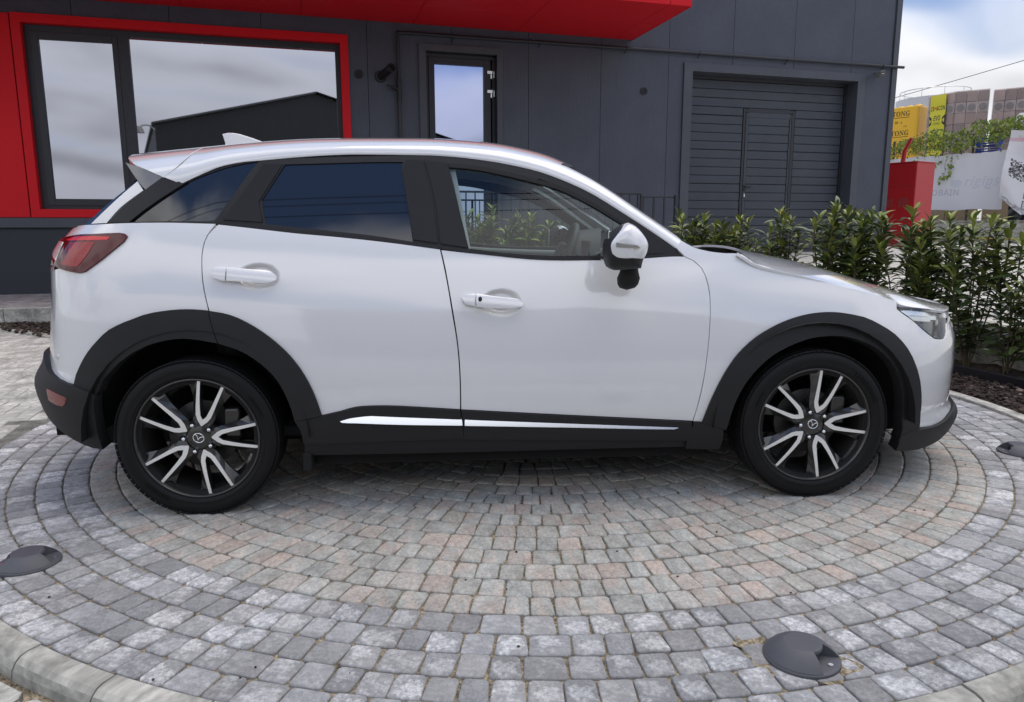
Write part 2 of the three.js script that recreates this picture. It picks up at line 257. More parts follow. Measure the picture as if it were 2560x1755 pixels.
  // black cladding
  side('wheel_arch_cladding', patchA, P2('-1.602,0.539 -1.602,0.58 -1.589,0.626 -1.567,0.677 -1.54,0.724 -1.512,0.766 -1.477,0.798 -1.451,0.822 -1.384,0.836 -1.32,0.842 -1.267,0.842 -1.211,0.837 -1.2,0.792 -1.19,0.749 -1.177,0.709 -1.242,0.722 -1.307,0.73 -1.372,0.724 -1.444,0.706 -1.469,0.676 -1.493,0.639 -1.514,0.599 -1.527,0.573 -1.535,0.529 -1.54,0.51'), M.cladding, { off: 0.012, depth: 0.05, L: 0.05 });
  side('wheel_arch_cladding', patchA, P2('-1.208,0.836 -1.131,0.82 -1.054,0.784 -0.978,0.731 -0.914,0.671 -0.862,0.602 -0.829,0.538 -0.807,0.479 -0.788,0.408 -0.85,0.394 -0.896,0.389 -0.905,0.436 -0.923,0.494 -0.95,0.553 -0.99,0.604 -1.042,0.648 -1.1,0.683 -1.173,0.708 -1.187,0.749 -1.197,0.792'), M.cladding, { off: 0.012, depth: 0.05, L: 0.05 });
  side('wheel_arch_cladding', patchA, P2('0.796,0.343 0.819,0.42 0.848,0.494 0.884,0.566 0.935,0.637 1.002,0.697 1.077,0.74 1.154,0.771 1.238,0.791 1.322,0.798 1.406,0.792 1.453,0.775 1.49,0.744 1.53,0.7 1.564,0.638 1.59,0.568 1.612,0.49 1.629,0.395 1.633,0.32 1.624,0.269 1.652,0.198 1.566,0.218 1.566,0.37 1.553,0.464 1.536,0.534 1.513,0.59 1.484,0.638 1.451,0.672 1.411,0.696 1.329,0.702 1.246,0.693 1.164,0.668 1.083,0.628 1.017,0.573 0.967,0.511 0.932,0.438 0.912,0.362 0.902,0.305 0.891,0.309'), M.cladding, { off: 0.012, depth: 0.05, L: 0.05 });
  side('bumper_cladding', patchA, P2('-1.790,0.622 -1.735,0.584 -1.701,0.568 -1.665,0.555 -1.63,0.545 -1.602,0.539 -1.542,0.51 -1.549,0.445 -1.552,0.397 -1.567,0.28 -1.603,0.283 -1.656,0.304 -1.78,0.36 -1.90,0.34 -2.069,0.30 -2.069,0.632 -1.90,0.630'), M.cladding, { off: 0.022, depth: 0.05, L: 0.05 });
  side('reflector', patchA, P2('-1.69,0.513 -1.66,0.506 -1.634,0.497 -1.616,0.49 -1.623,0.466 -1.634,0.453 -1.658,0.455 -1.687,0.467'), phy([0.20, 0.03, 0.028], 0.25, { clearcoat: 0.6 }), { off: 0.024, L: 0.05 });
  side('front_lip', patchA, P2('1.627,0.264 1.679,0.263 1.737,0.271 1.792,0.288 1.92,0.300 2.198,0.305 2.198,0.170 1.90,0.170 1.677,0.153 1.576,0.168 1.566,0.249'), M.cladding, { off: 0.014, depth: 0.05, L: 0.05 });
  side('grille', patchA, P2('1.93,0.42 2.198,0.36 2.198,0.715 1.90,0.700 1.88,0.600'), M.blackGloss, { off: 0.004, L: 0.05 });
  both('sill_trim', panel(patchA, P2('-0.896,0.387 -0.85,0.391 -0.788,0.406 -0.711,0.423 -0.715,0.421 -0.652,0.438 -0.558,0.443 -0.464,0.439 -0.228,0.419 -0.219,0.361 -0.215,0.294 -0.869,0.287 -0.876,0.347'), { off: 0.010, depth: 0.03, L: 0.08 }), M.cladding, rd);
  both('sill_trim', panel(patchA, P2('-0.223,0.418 0.109,0.393 0.569,0.359 0.749,0.345 0.753,0.294 0.747,0.258 0.732,0.261 -0.215,0.291 -0.215,0.361'), { off: 0.010, depth: 0.03, L: 0.08 }), M.cladding, fd);
  side('sill_trim', patchA, P2('0.76,0.343 0.796,0.341 0.891,0.306 0.894,0.25 0.886,0.212 0.738,0.221 0.737,0.265 0.757,0.327'), M.cladding, { off: 0.010, depth: 0.03, L: 0.08 });
  side('rocker', patchA, P2('-0.87,0.283 -0.219,0.285 0.733,0.255 0.738,0.219 0.249,0.22 -0.312,0.219 -0.873,0.222'), M.cladding, { off: -0.006, depth: 0.08, L: 0.08 });
  const stripSkin = (s, y) => { const p = patchA(s, y); p.z += 0.008 - 0.55 * (y - (0.350 - 0.062 * (s + 0.2))) ; return p; };
  side('bright_strip', stripSkin, P2('-0.714,0.379 -0.679,0.388 -0.604,0.395 -0.528,0.395 -0.222,0.378 -0.219,0.35 -0.467,0.36 -0.655,0.371 -0.705,0.374'), M.satin, { off: 0.0155, depth: 0.010, L: 0.03 }, rd);
  side('bright_strip', stripSkin, P2('-0.209,0.376 0.174,0.357 0.571,0.333 0.672,0.322 0.693,0.314 0.673,0.309 0.241,0.329 -0.21,0.349'), M.satin, { off: 0.0155, depth: 0.010, L: 0.03 }, fd);
  both('mud_flap', merge([rspan(-0.885, -0.845, 0.155, 0.24, 0.66, 0.83, 0.01)]), M.rubber);
  // lamps
  side('tail_lamp', patchA, P2('-1.788,1.11 -1.694,1.124 -1.643,1.13 -1.591,1.132 -1.545,1.135 -1.506,1.137 -1.492,1.134 -1.485,1.125 -1.49,1.105 -1.507,1.078 -1.535,1.035 -1.56,1.006 -1.578,0.989 -1.596,0.983 -1.624,0.986 -1.656,0.992 -1.692,0.999 -1.729,1.012 -1.76,1.032'), M.lampDark, { off: 0.008, L: 0.04 });
  side('tail_lamp', patchA, P2('-1.712,1.106 -1.678,1.116 -1.645,1.121 -1.605,1.123 -1.528,1.122 -1.531,1.11 -1.58,1.108 -1.636,1.107'), M.lampBright, { off: 0.0095, depth: 0.002, L: 0.04 });
  side('tail_lamp', patchA, P2('-1.669,1.098 -1.569,1.102 -1.575,1.062 -1.588,1.029 -1.602,1.007 -1.632,1.007 -1.672,1.014 -1.658,1.036 -1.656,1.059'), M.lampRed, { off: 0.0095, depth: 0.002, L: 0.04 });
  side('reversing_lamp', patchA, P2('-1.802,1.103 -1.724,1.099 -1.713,1.063 -1.708,1.025 -1.741,1.036 -1.814,1.071'), M.lampClear, { off: 0.0098, depth: 0.002, L: 0.04 });
  const hl = side('headlamp', patchA, P2('1.558,0.806 1.563,0.809 1.621,0.805 1.675,0.796 1.725,0.786 1.787,0.768 1.796,0.747 1.78,0.717 1.762,0.69 1.747,0.67 1.731,0.662 1.707,0.662 1.687,0.668 1.664,0.687 1.63,0.722 1.606,0.752 1.582,0.779'), M.blackGloss, { off: -0.03, depth: 0, L: 0.04 });
  both('headlamp_reflector', panel(patchA, P2('1.569,0.8 1.619,0.8 1.672,0.791 1.721,0.781 1.756,0.763 1.745,0.744 1.706,0.749 1.694,0.766 1.624,0.777 1.588,0.779'), { off: -0.016, depth: 0.01, L: 0.03 }), M.satin, hl);
  both('running_light', panel(patchA, P2('1.591,0.776 1.642,0.77 1.693,0.763 1.7,0.755 1.694,0.742 1.678,0.743 1.609,0.756'), { off: -0.010, depth: 0.02, L: 0.03 }), std([0.80, 0.80, 0.75], 0.35), hl);
  both('projector', panel(patchA, P2('1.634,0.741 1.687,0.732 1.687,0.714 1.675,0.688 1.656,0.702 1.641,0.719'), { off: -0.018, depth: 0.01, L: 0.03 }), M.gunmetal, hl);
  { const q = P2('1.558,0.806 1.563,0.809 1.621,0.805 1.675,0.796 1.725,0.786 1.787,0.768 1.796,0.747 1.78,0.717 1.762,0.69 1.747,0.67 1.731,0.662 1.707,0.662 1.687,0.668 1.664,0.687 1.63,0.722 1.606,0.752 1.582,0.779'), m = q.reduce((s, v) => s.add(v), new THREE.Vector2()).divideScalar(q.length), sc = (k) => q.map((v) => m.clone().lerp(v, k)); both('lamp_seal', panel(patchA, sc(1.035), { off: -0.001, depth: 0.012, L: 0.04, holes: [sc(0.95)] }), M.rubber, hl); }
  both('lens', panel(patchA, P2('1.558,0.806 1.563,0.809 1.621,0.805 1.675,0.796 1.725,0.786 1.787,0.768 1.796,0.747 1.78,0.717 1.762,0.69 1.747,0.67 1.731,0.662 1.707,0.662 1.687,0.668 1.664,0.687 1.63,0.722 1.606,0.752 1.582,0.779'), { off: 0.002, depth: 0.03, L: 0.04 }), M.lens, hl);
  // dark structure that shows in the gaps, wheel wells, floor
  const wellAngle = (x0, r, a0, a1, n) => { let s = ''; for (let i = 0; i <= n; i++) { const a = mixf(a0, a1, i / n); s += ` ${(x0 + r * Math.cos(a)).toFixed(3)},${(0.318 + r * Math.sin(a)).toFixed(3)}`; } return s; };
  side('body_shell', plainSide, P2('-2.069,0.32 -1.72,0.34' + wellAngle(-1.285, 0.425, 3.05, 0.02, 16) + ' -0.84,0.25 0.70,0.23' + wellAngle(1.285, 0.425, 3.05, 0.02, 16) + ' 1.80,0.25 2.19,0.30 2.19,0.72 1.80,0.70 1.74,0.74 1.60,0.76 1.4,0.86 1.0,0.96 0.72,1.00 0.3,0.985 -0.14,1.01 -0.5,1.06 -0.9,1.10 -1.3,1.14 -1.6,1.14 -2.069,1.12'), M.voidBlack, { off: -0.04, depth: 0, L: 0.06, raw: true });
  for (const x of [-1.285, 1.285]) {
    const prof = [[0.445, 0.88], [0.445, 0.50], [0.40, 0.46], [0.02, 0.46]].map(([r, z]) => new THREE.Vector2(r, z));
    const g = new THREE.LatheGeometry(prof, 40); g.rotateX(Math.PI / 2); g.translate(x, 0.318, 0);
    // keep the part above the sill line: a wheel well has no bottom
    const q = plain(g), p = q.attributes.position, keep = [];
    for (let i = 0; i < p.count; i += 3) if (Math.min(p.getY(i), p.getY(i + 1), p.getY(i + 2)) > 0.265) keep.push(i, i + 1, i + 2);
    q.setIndex(keep); both('wheel_well', q.toNonIndexed(), M.voidBlack);
  }
  mesh('underbody', merge([span(-0.84, 0.84, 0.165, 0.26, -0.76, 0.76), span(-1.95, -0.84, 0.19, 0.30, -0.45, 0.45), span(0.84, 2.1, 0.17, 0.30, -0.45, 0.45), span(-2.0, -1.72, 0.26, 0.5, -0.55, 0.55)]), M.voidBlack, car);
  mesh('rear_axle', merge([rod(V3(-1.285, 0.28, -0.7), V3(-1.285, 0.28, 0.7), 0.045), rod(V3(-1.5, 0.3, 0.48), V3(-0.9, 0.28, 0.5), 0.03)]), M.rubber, car);
  mesh('exhaust', merge([rod(V3(-1.9, 0.26, -0.35), V3(-1.55, 0.26, -0.35), 0.07), rod(V3(-1.55, 0.25, -0.35), V3(0.9, 0.22, -0.1), 0.03)]), M.brake, car);
  // side windows and their black frame
  const winF = P2('-0.264,1.422 -0.191,1.417 -0.096,1.404 -0,1.383 0.095,1.36 0.125,1.36 0.22,1.325 0.283,1.296 0.346,1.261 0.409,1.222 0.471,1.181 0.518,1.147 0.553,1.044 0.382,1.041 0.238,1.04 0.112,1.042 -0.042,1.054 -0.183,1.072 -0.196,1.13 -0.214,1.207 -0.24,1.329'), winR = P2('-0.942,1.419 -1.028,1.272 -1.01,1.173 -0.707,1.141 -0.582,1.127 -0.411,1.1 -0.424,1.195 -0.457,1.401 -0.452,1.431 -0.586,1.43 -0.715,1.426'), winQ = P2('-1.576,1.183 -1.517,1.224 -1.425,1.288 -1.335,1.345 -1.259,1.378 -1.184,1.405 -1.109,1.422 -1.047,1.433 -1.076,1.397 -1.146,1.288 -1.215,1.184 -1.385,1.185');
  side('window_frame', patchC, P2('-1.433,1.366 -1.363,1.336 -1.32,1.359 -1.26,1.387 -1.185,1.416 -1.109,1.43 -1.041,1.435 -0.963,1.443 -0.381,1.46 -0.286,1.456 -0.191,1.449 -0.095,1.437 0.001,1.42 0.097,1.394 0.127,1.394 0.222,1.357 0.317,1.312 0.411,1.258 0.489,1.207 0.536,1.177 0.598,1.133 0.661,1.092 0.695,1.07 0.715,1.036 0.541,1.029 0.374,1.022 0.108,1.025 -0.14,1.05 -0.3,1.07 -0.516,1.098 -0.702,1.119 -0.885,1.136 -1.071,1.158 -1.201,1.174 -1.384,1.178 -1.562,1.178 -1.666,1.177'), M.cladding, { off: 0.0, depth: 0.014, L: 0.12, holes: [winF, winR, winQ], step: 0.05 });
  side('door_window', patchC, winF, M.glass, { off: -0.008, depth: 0, L: 0.1 }, fd);
  side('door_window', patchC, winR, M.privacy, { off: -0.006, depth: 0, L: 0.1 }, rd);
  side('quarter_window', patchC, winQ, M.privacy, { off: -0.005, depth: 0, L: 0.08 });
  side('window_seal', patchC, P2('-0.264,1.424 -0.191,1.419 -0.096,1.407 0.093,1.363 0.217,1.328 0.342,1.264 0.465,1.184 0.515,1.150 0.497,1.150 0.455,1.176 0.335,1.249 0.210,1.311 0.089,1.346 -0.1,1.390 -0.191,1.403 -0.260,1.408'), M.rubber, { off: 0.002, L: 0.08 });
  side('pillar_trim', patchC, P2('-0.440,1.437 -0.452,1.395 -0.422,1.194 -0.408,1.108 -0.308,1.094 -0.330,1.265 -0.372,1.437'), M.pillarFilm, { off: 0.004, L: 0.08 }, rd);
  side('pillar_trim', patchC, P2('-0.362,1.437 -0.318,1.265 -0.297,1.092 -0.186,1.074 -0.198,1.130 -0.216,1.206 -0.242,1.328 -0.266,1.424'), M.pillarFilm, { off: 0.004, L: 0.08 }, fd);
  side('pillar_trim', patchC, P2('-0.951,1.418 -1.026,1.288 -1.040,1.262 -1.020,1.180 -1.178,1.190 -1.040,1.400 -1.030,1.418'), M.pillarFilm, { off: 0.004, L: 0.08 }, rd);
  side('mirror_sail', patchC, P2('0.503,1.186 0.526,1.172 0.59,1.124 0.651,1.082 0.697,1.046 0.545,1.046 0.520,1.11'), M.pillarFilm, { off: 0.004, L: 0.08 }, fd);
  side('belt_trim', patchC, P2('-1.196,1.182 -1.071,1.168 -0.885,1.146 -0.702,1.129 -0.516,1.108 -0.305,1.081 -0.305,1.069 -0.516,1.096 -0.702,1.117 -0.885,1.134 -1.071,1.156 -1.190,1.170'), M.pillarFilm, { off: 0.007, L: 0.1 }, rd);
  side('belt_trim', patchC, P2('-0.293,1.080 -0.14,1.061 0.108,1.036 0.374,1.034 0.541,1.040 0.700,1.045 0.715,1.035 0.541,1.028 0.374,1.021 0.108,1.024 -0.14,1.049 -0.293,1.068'), M.pillarFilm, { off: 0.007, L: 0.1 }, fd);
  side('rear_pillar', patchC, P2('-1.424,1.368 -1.354,1.338 -1.335,1.345 -1.425,1.287 -1.515,1.224 -1.570,1.180 -1.660,1.178 -1.610,1.236 -1.514,1.310 -1.437,1.366'), M.pillarFilm, { off: 0.005, L: 0.06 });
  side('spoiler_fin', patchC, P2('-1.612,1.428 -1.437,1.366 -1.511,1.313 -1.538,1.340 -1.577,1.385'), phy([0.10, 0.10, 0.105], 0.12, { clearcoat: 1 }), { off: 0.005, L: 0.06 });
  side('tailgate_edge', patchC, P2('-1.624,1.287 -1.551,1.349 -1.522,1.312 -1.619,1.24 -1.673,1.179 -1.746,1.176'), M.paint, { off: 0.002, L: 0.06 });
  const edgeGlass = (x, y) => { const q = patchC(x, y); q.z -= 0.55 * Math.max(0, (x + 1.53) * -0.646 + (y - 1.343) * 0.764); return q; };
  side('rear_window', edgeGlass, P2('-1.799,1.173 -1.677,1.275 -1.556,1.364 -1.54,1.344 -1.634,1.275 -1.739,1.18'), M.privacy, { off: -0.004, depth: 0.004, L: 0.03 });
  // tailgate glass across the back, closing the cabin
  {
    const pos = [], idx = [], n = 14;
    for (let j = 0; j <= 6; j++) for (let i = 0; i <= n; i++) { const t = j / 6, y = mixf(1.17, 1.44, t), z = mixf(-0.50, 0.50, i / n) * mixf(1.0, 0.92, t); pos.push(mixf(-1.86, -1.60, t) + 0.33 * z * z, y, z); }
    for (let j = 0; j < 6; j++) for (let i = 0; i < n; i++) { const a = j * (n + 1) + i; idx.push(a, a + 1, a + n + 1, a + 1, a + n + 2, a + n + 1); }
    const g = new THREE.BufferGeometry(); g.setAttribute('position', new THREE.Float32BufferAttribute(pos, 3)); g.setAttribute('uv', new THREE.Float32BufferAttribute(new Float32Array(pos.length / 3 * 2), 2)); g.setIndex(idx); g.computeVertexNormals();
    mesh('rear_window', g, M.privacy, car);
  }
  mesh('windscreen', merge([0, 1].map((k) => { const g = panel(patchD, P2('0.725,0.472 0.69,0.607 0.639,0.587 0.59,0.579 0.522,0.527 0.457,0.519 0.392,0.499 0.328,0.518 0.246,0.55 0.229,0.515 0.246,0.70 0.268,0.889 0.294,1.2 0.303,1.57 1.02,1.57 0.97,1.2 0.90,0.9 0.83,0.70 0.76,0.52'), { off: -0.004, depth: 0, L: 0.07, step: 0.05 }); return k ? mirrorZ(g) : g; })), M.glass, car);
  side('windscreen_seal', patchD, P2('0.229,0.544 0.246,0.55 0.328,0.518 0.392,0.499 0.457,0.519 0.522,0.527 0.59,0.579 0.639,0.587 0.69,0.607 0.742,0.584 0.726,0.510 0.672,0.535 0.577,0.528 0.512,0.50 0.449,0.50 0.385,0.492 0.323,0.515 0.262,0.556 0.300,0.90 0.320,1.569 0.303,1.569 0.270,0.889'), M.rubber, { off: 0.001, depth: 0.006, L: 0.07 });
  // door handles, keyhole, fuel side details
  for (const [door, poly, split, hole] of [[rd, P2('-1.194,0.983 -1.183,0.995 -1.144,0.995 -1.049,0.985 -0.97,0.976 -0.946,0.963 -0.946,0.951 -0.97,0.943 -1,0.942 -1.107,0.952 -1.149,0.954 -1.185,0.965'), -1.137, 0], [fd, P2('-0.215,0.874 -0.205,0.883 -0.161,0.883 -0.048,0.868 0.015,0.86 0.033,0.847 0.027,0.837 -0.017,0.834 -0.112,0.839 -0.156,0.844 -0.2,0.853'), -0.159, 1]]) {
    const V = (x, y) => new THREE.Vector2(x, y), clip = (keep) => { const o = []; poly.forEach((p, i) => { const q = poly[(i + 1) % poly.length], s = keep * 0.003 + split, inP = (p.x - s) * keep >= 0, inQ = (q.x - s) * keep >= 0; if (inP) o.push(p); if (inP !== inQ) o.push(V(s, p.y + (q.y - p.y) * (s - p.x) / (q.x - p.x))); }); return o; };
    const mid = (hi(poly) + lo(poly)) / 2, hh = (hi(poly) - lo(poly)) / 2 + 0.002, grip = (s, y) => { const q = handleSkin(s, y), k = clamp(1 - ((y - mid + 0.055 * (s - split) * 2) / hh) ** 2 * 0.9); q.z += 0.014 * Math.sqrt(k) - 0.006 * smooth(0.05, 0.22, s - split); return q; };
    const handle = side('handle', grip, clip(1), M.paint, { off: 0.016, depth: 0.016, L: 0.008, step: 0.012 }, door);
    side('handle_cap', grip, clip(-1), M.paint, { off: 0.015, depth: 0.018, L: 0.008, step: 0.012 }, door);
    if (hole) side('keyhole', grip, Array.from({ length: 12 }, (_, i) => V(-0.141 + 0.0075 * Math.cos(i * Math.PI / 6), 0.866 + 0.0075 * Math.sin(i * Math.PI / 6))), M.rubber, { off: 0.0175, depth: 0.002, L: 0.05 }, handle);
  }
  function hi(q) { return Math.max(...q.map((v) => v.y)); }
  function lo(q) { return Math.min(...q.map((v) => v.y)); }
  function handleSkin(s, y) { return plainSide(s, y); }
  { const g = new THREE.CylinderGeometry(0.010, 0.010, 0.006, 16); g.rotateX(Math.PI / 2); const q = patchA(-1.702, 0.640), n = normalOf(patchA, -1.702, 0.640); g.lookAt(n); g.translate(q.x, q.y, q.z); both('parking_sensor', g, M.satin); }
  // door mirrors
  {
    const outline = P2('0.432,1.172 0.400,1.160 0.366,1.134 0.346,1.108 0.341,1.07 0.345,1.03 0.356,1.003 0.378,0.992 0.43,0.993 0.486,0.998 0.493,1.03 0.505,1.062 0.509,1.086 0.503,1.106 0.480,1.138 0.455,1.162');
    const loft = (loop, stations, c, hold = 0) => {
      const sc = (d, s) => d * (d < 0 ? mixf(s, 1, hold) : s);
      const lp = smoothLoop(loop, 0.012), n = lp.length, pos = [], idx = [];
      stations.forEach(([z, sx, sy, dx]) => lp.forEach((p) => pos.push(c[0] + sc(p.x - c[0], sx) + (dx ?? 0), c[1] + sc(p.y - c[1], sy), z)));
      for (let j = 0; j < stations.length - 1; j++) for (let i = 0; i < n; i++) { const a = j * n + i, b = j * n + (i + 1) % n; idx.push(a, b, a + n, b, b + n, a + n); }
      for (const [j, s] of [[0, 1], [stations.length - 1, -1]]) { const z = stations[j]; pos.push(c[0] + (z[3] ?? 0), c[1], z[0]); const m = pos.length / 3 - 1; for (let i = 0; i < n; i++) { const a = j * n + i, b = j * n + (i + 1) % n; s > 0 ? idx.push(m, b, a) : idx.push(m, a, b); } }
      const g = new THREE.BufferGeometry(); g.setAttribute('position', new THREE.Float32BufferAttribute(pos, 3)); g.setAttribute('uv', new THREE.Float32BufferAttribute(new Float32Array(pos.length / 3 * 2), 2)); g.setIndex(idx); g.computeVertexNormals(); return g.toNonIndexed();
    };
    const st = [[0.845, 0.78, 0.80, 0.012], [0.87, 0.90, 0.92, 0.006], [0.92, 0.98, 0.99, 0], [0.96, 1, 1, 0], ...Array.from({ length: 12 }, (_, i) => { const t = (i + 1) / 12.4, k = Math.pow(1 - Math.pow(t, 2.6), 1 / 2.2); return [0.96 + 0.094 * t, k, k * 0.99, -0.028 * t * t]; })];
    const m = both('door_mirror', loft(outline, st, [0.425, 1.085]), M.cladding);
    const cap = P2('0.433,1.174 0.415,1.168 0.391,1.146 0.366,1.106 0.365,1.08 0.371,1.056 0.392,1.040 0.430,1.035 0.494,1.037 0.507,1.062 0.511,1.086 0.505,1.107 0.482,1.140 0.456,1.164');
    both('mirror_cap', loft(cap, st.map(([z, a, b, d]) => [z + (z > 0.9 ? 0.003 : 0), a * 1.005, b * 1.005, d]), [0.425, 1.085], 0.75), M.paint, m);
    const skin = (x, y) => V3(x, y, 1.0415 - 6 * (x - 0.41) ** 2 - 5 * (y - 1.095) ** 2);
    both('indicator', loft(P2('0.3655,1.1005 0.366,1.083 0.43,1.080 0.463,1.0805 0.452,1.089 0.43,1.094 0.40,1.098'), [[1.0, 1, 1], [1.045, 1.0, 1.0, 0.001], [1.056, 0.96, 0.95, 0.0], [1.0585, 0.90, 0.85, 0]], [0.412, 1.090]), M.indicatorLens, m);
    both('mirror_glass', (() => { const g = rbox(0.006, 0.115, 0.15, 0.3515, 1.085, 0.925, 0.003); return g; })(), M.chrome, m);
    const foot = []; for (const [y, r, z] of [[0.915, 0.030, 0.872], [0.930, 0.040, 0.882], [0.955, 0.044, 0.892], [0.98, 0.036, 0.900], [1.005, 0.031, 0.905]]) foot.push([y, r, z]);
    const pos = [], idx = [], n = 20; foot.forEach(([y, r, z]) => { for (let i = 0; i < n; i++) { const a = i / n * 2 * Math.PI; pos.push(0.456 + r * 1.05 * Math.cos(a), y, z + r * Math.sin(a)); } });
    for (let j = 0; j < foot.length - 1; j++) for (let i = 0; i < n; i++) { const a = j * n + i, b = j * n + (i + 1) % n; idx.push(a, a + n, b, b, a + n, b + n); }
    pos.push(0.456, 0.905, 0.865); for (let i = 0; i < n; i++) idx.push(pos.length / 3 - 1, i, (i + 1) % n);
    const g = new THREE.BufferGeometry(); g.setAttribute('position', new THREE.Float32BufferAttribute(pos, 3)); g.setAttribute('uv', new THREE.Float32BufferAttribute(new Float32Array(pos.length / 3 * 2), 2)); g.setIndex(idx); g.computeVertexNormals();
    both('mirror_foot', g.toNonIndexed(), M.rubber, m);
  }
  // shark-fin aerial and the raised roof ends
  { const s = new THREE.Shape(P2('-1.352,1.556 -1.352,1.575 -1.362,1.612 -1.340,1.617 -1.315,1.617 -1.285,1.612 -1.230,1.595 -1.165,1.572 -1.150,1.556')); const g = new THREE.ExtrudeGeometry(s, { depth: 0.012, bevelEnabled: true, bevelThickness: 0.014, bevelSize: 0.004, bevelSegments: 3, steps: 1 }); g.translate(0, -0.004, -0.006); mesh('shark_fin_aerial', g, M.paint, car); }
  // cabin
  side('headliner', patchD, P2('-1.45,0.25 -0.3,0.22 0.15,0.28 0.215,0.50 0.235,0.70 0.26,1.0 0.285,1.569 -1.45,1.569'), M.headliner, { off: -0.045, depth: 0.02, L: 0.09 });
  side('inner_pillar', patchD, P2('0.08,0.02 0.22,0.015 0.41,0.015 0.60,0.015 0.70,0.05 0.715,0.40 0.62,0.40 0.50,0.38 0.39,0.39 0.24,0.45 0.15,0.40'), M.headliner, { off: -0.03, depth: 0.02, L: 0.08 });
  side('inner_pillar', patchC, P2('-0.47,1.43 -0.42,1.06 -0.17,1.05 -0.235,1.42'), M.headliner, { off: -0.025, depth: 0.02, L: 0.1 });
  side('door_lining', plainSide, P2('-0.78,0.40 0.70,0.40 0.70,1.000 0.3,0.995 -0.14,1.018 -0.5,1.066 -0.9,1.105 -1.1,1.125 -1.1,0.86 -0.9,0.76'), M.trimGrey, { off: -0.085, depth: -1, L: 0.08 });
  both('door_lining', merge([tube([V3(0.62, 1.000, 0.725), V3(0.3, 0.998, 0.728), V3(-0.14, 1.020, 0.715), V3(-0.5, 1.068, 0.70), V3(-0.9, 1.105, 0.68)], 0.022, 30, 8)]), M.trimGrey);
  {
    const s = new THREE.Shape(P2('0.40,0.62 0.45,0.86 0.475,0.95 0.52,1.010 0.60,1.025 0.72,1.015 0.90,0.985 0.98,0.96 0.98,0.62')); const g = new THREE.ExtrudeGeometry(s, { depth: 1.36, bevelEnabled: true, bevelSize: 0.012, bevelThickness: 0.02, bevelSegments: 2 }); g.translate(0, 0, -0.68);
    const hood = new THREE.CylinderGeometry(0.17, 0.19, 0.16, 24, 1, false, 0, Math.PI); hood.rotateZ(Math.PI / 2); hood.translate(0.50, 0.965, -0.37);
    mesh('dashboard', merge([g, hood, rspan(0.43, 0.445, 0.98, 1.09, -0.10, 0.10, 0.004)]), M.dash, car);
    const t = new THREE.TorusGeometry(0.178, 0.017, 12, 40), hub = rbox(0.11, 0.13, 0.05, 0, 0, -0.02, 0.02), spokes = merge([rbox(0.32, 0.035, 0.02, 0, 0.01, -0.01, 0.008), rbox(0.04, 0.16, 0.02, 0, -0.09, -0.01, 0.008)]);
    const w = merge([t, hub, spokes]); w.rotateY(Math.PI / 2); w.rotateZ(-0.42); w.translate(0.37, 1.005, -0.37); mesh('steering_wheel', w, M.dash, car);
    for (const z of [-0.37, 0.37]) mesh('seat', merge([rbox(0.50, 0.16, 0.50, -0.12, 0.50, z, 0.06, 4), (() => { const b = rbox(0.13, 0.58, 0.48, 0, 0.30, 0, 0.06, 4); b.rotateZ(0.22); b.translate(-0.36, 0.50, z); return b; })()]), M.seat, car);
    mesh('seat', merge([rbox(0.5, 0.16, 1.2, -0.95, 0.52, 0, 0.06, 4), rbox(0.14, 0.55, 1.2, -1.22, 0.78, 0, 0.06, 4)]), M.seat, car);
    mesh('cabin_floor', span(-1.4, 0.95, 0.30, 0.34, -0.78, 0.78), M.voidBlack, car);
  }
  // wheels
  const R = 0.322, RL = 0.2477;
  const tyreGeo = (() => {
    const pr = [[0.222, -0.205], [0.232, -0.213], [0.252, -0.214], [0.285, -0.220], [0.305, -0.215], [0.316, -0.200], [0.321, -0.175]];
    const groove = (z) => [[0.322, z - 0.006], [0.314, z - 0.004], [0.314, z + 0.004], [0.322, z + 0.006]];
    for (const z of [-0.155, -0.115, -0.075, -0.035]) pr.push(...groove(z));
    pr.push([0.321, -0.016], [0.3165, -0.003], [0.311, 0.004], [0.304, 0.0085], [0.2985, 0.0102], [0.2982, 0.0118], [0.285, 0.0135], [0.2845, 0.0125], [0.268, 0.0115], [0.2675, 0.0126], [0.262, 0.0124], [0.2615, 0.0105], [0.252, 0.0065], [0.2490, 0.001], [0.244, -0.006], [0.222, -0.012]);
    const g = new THREE.LatheGeometry(pr.map(([r, z]) => new THREE.Vector2(r, z)), 96); g.rotateX(Math.PI / 2); const list = [g];
    for (let i = 0; i < 76; i++) { const a = i / 76 * 2 * Math.PI, b = new RoundedBoxGeometry(0.0240, 0.006, 0.026, 1, 0.0012); b.rotateX(-0.75); b.translate(0, 0.3138, -0.007); b.rotateZ(a); list.push(b); }
    for (let i = 0; i < 76; i++) for (const z of [-0.095, -0.055, -0.136]) { const a = (i + (z === -0.055 ? 0.5 : 0)) / 76 * 2 * Math.PI, b = new THREE.BoxGeometry(0.0245, 0.003, 0.028); b.rotateY(0.35); b.translate(0, 0.3215, z); b.rotateZ(a); list.push(b); }
    return merge(list);
  })();
  const font = await new FontLoader().loadAsync('fonts/droid/droid_sans_bold.typeface.json');
  const lettering = (text, r, size, a0) => { // raised letters bent round the sidewall
    const list = []; let a = a0;
    for (const ch of text) {
      const w = font.data.glyphs[ch] ? font.data.glyphs[ch].ha / font.data.resolution * size : size * 0.4;
      if (ch !== ' ') { const g = new TextGeometry(ch, { font, size, depth: 0.0040, curveSegments: 3 }); g.translate(-w / 2, 0, 0); g.rotateZ(-0); g.translate(0, r, 0.0118); g.rotateZ(-a - w / 2 / r); list.push(g); }
      a += (w + size * 0.06) / r;
    }
    return merge(list);
  };
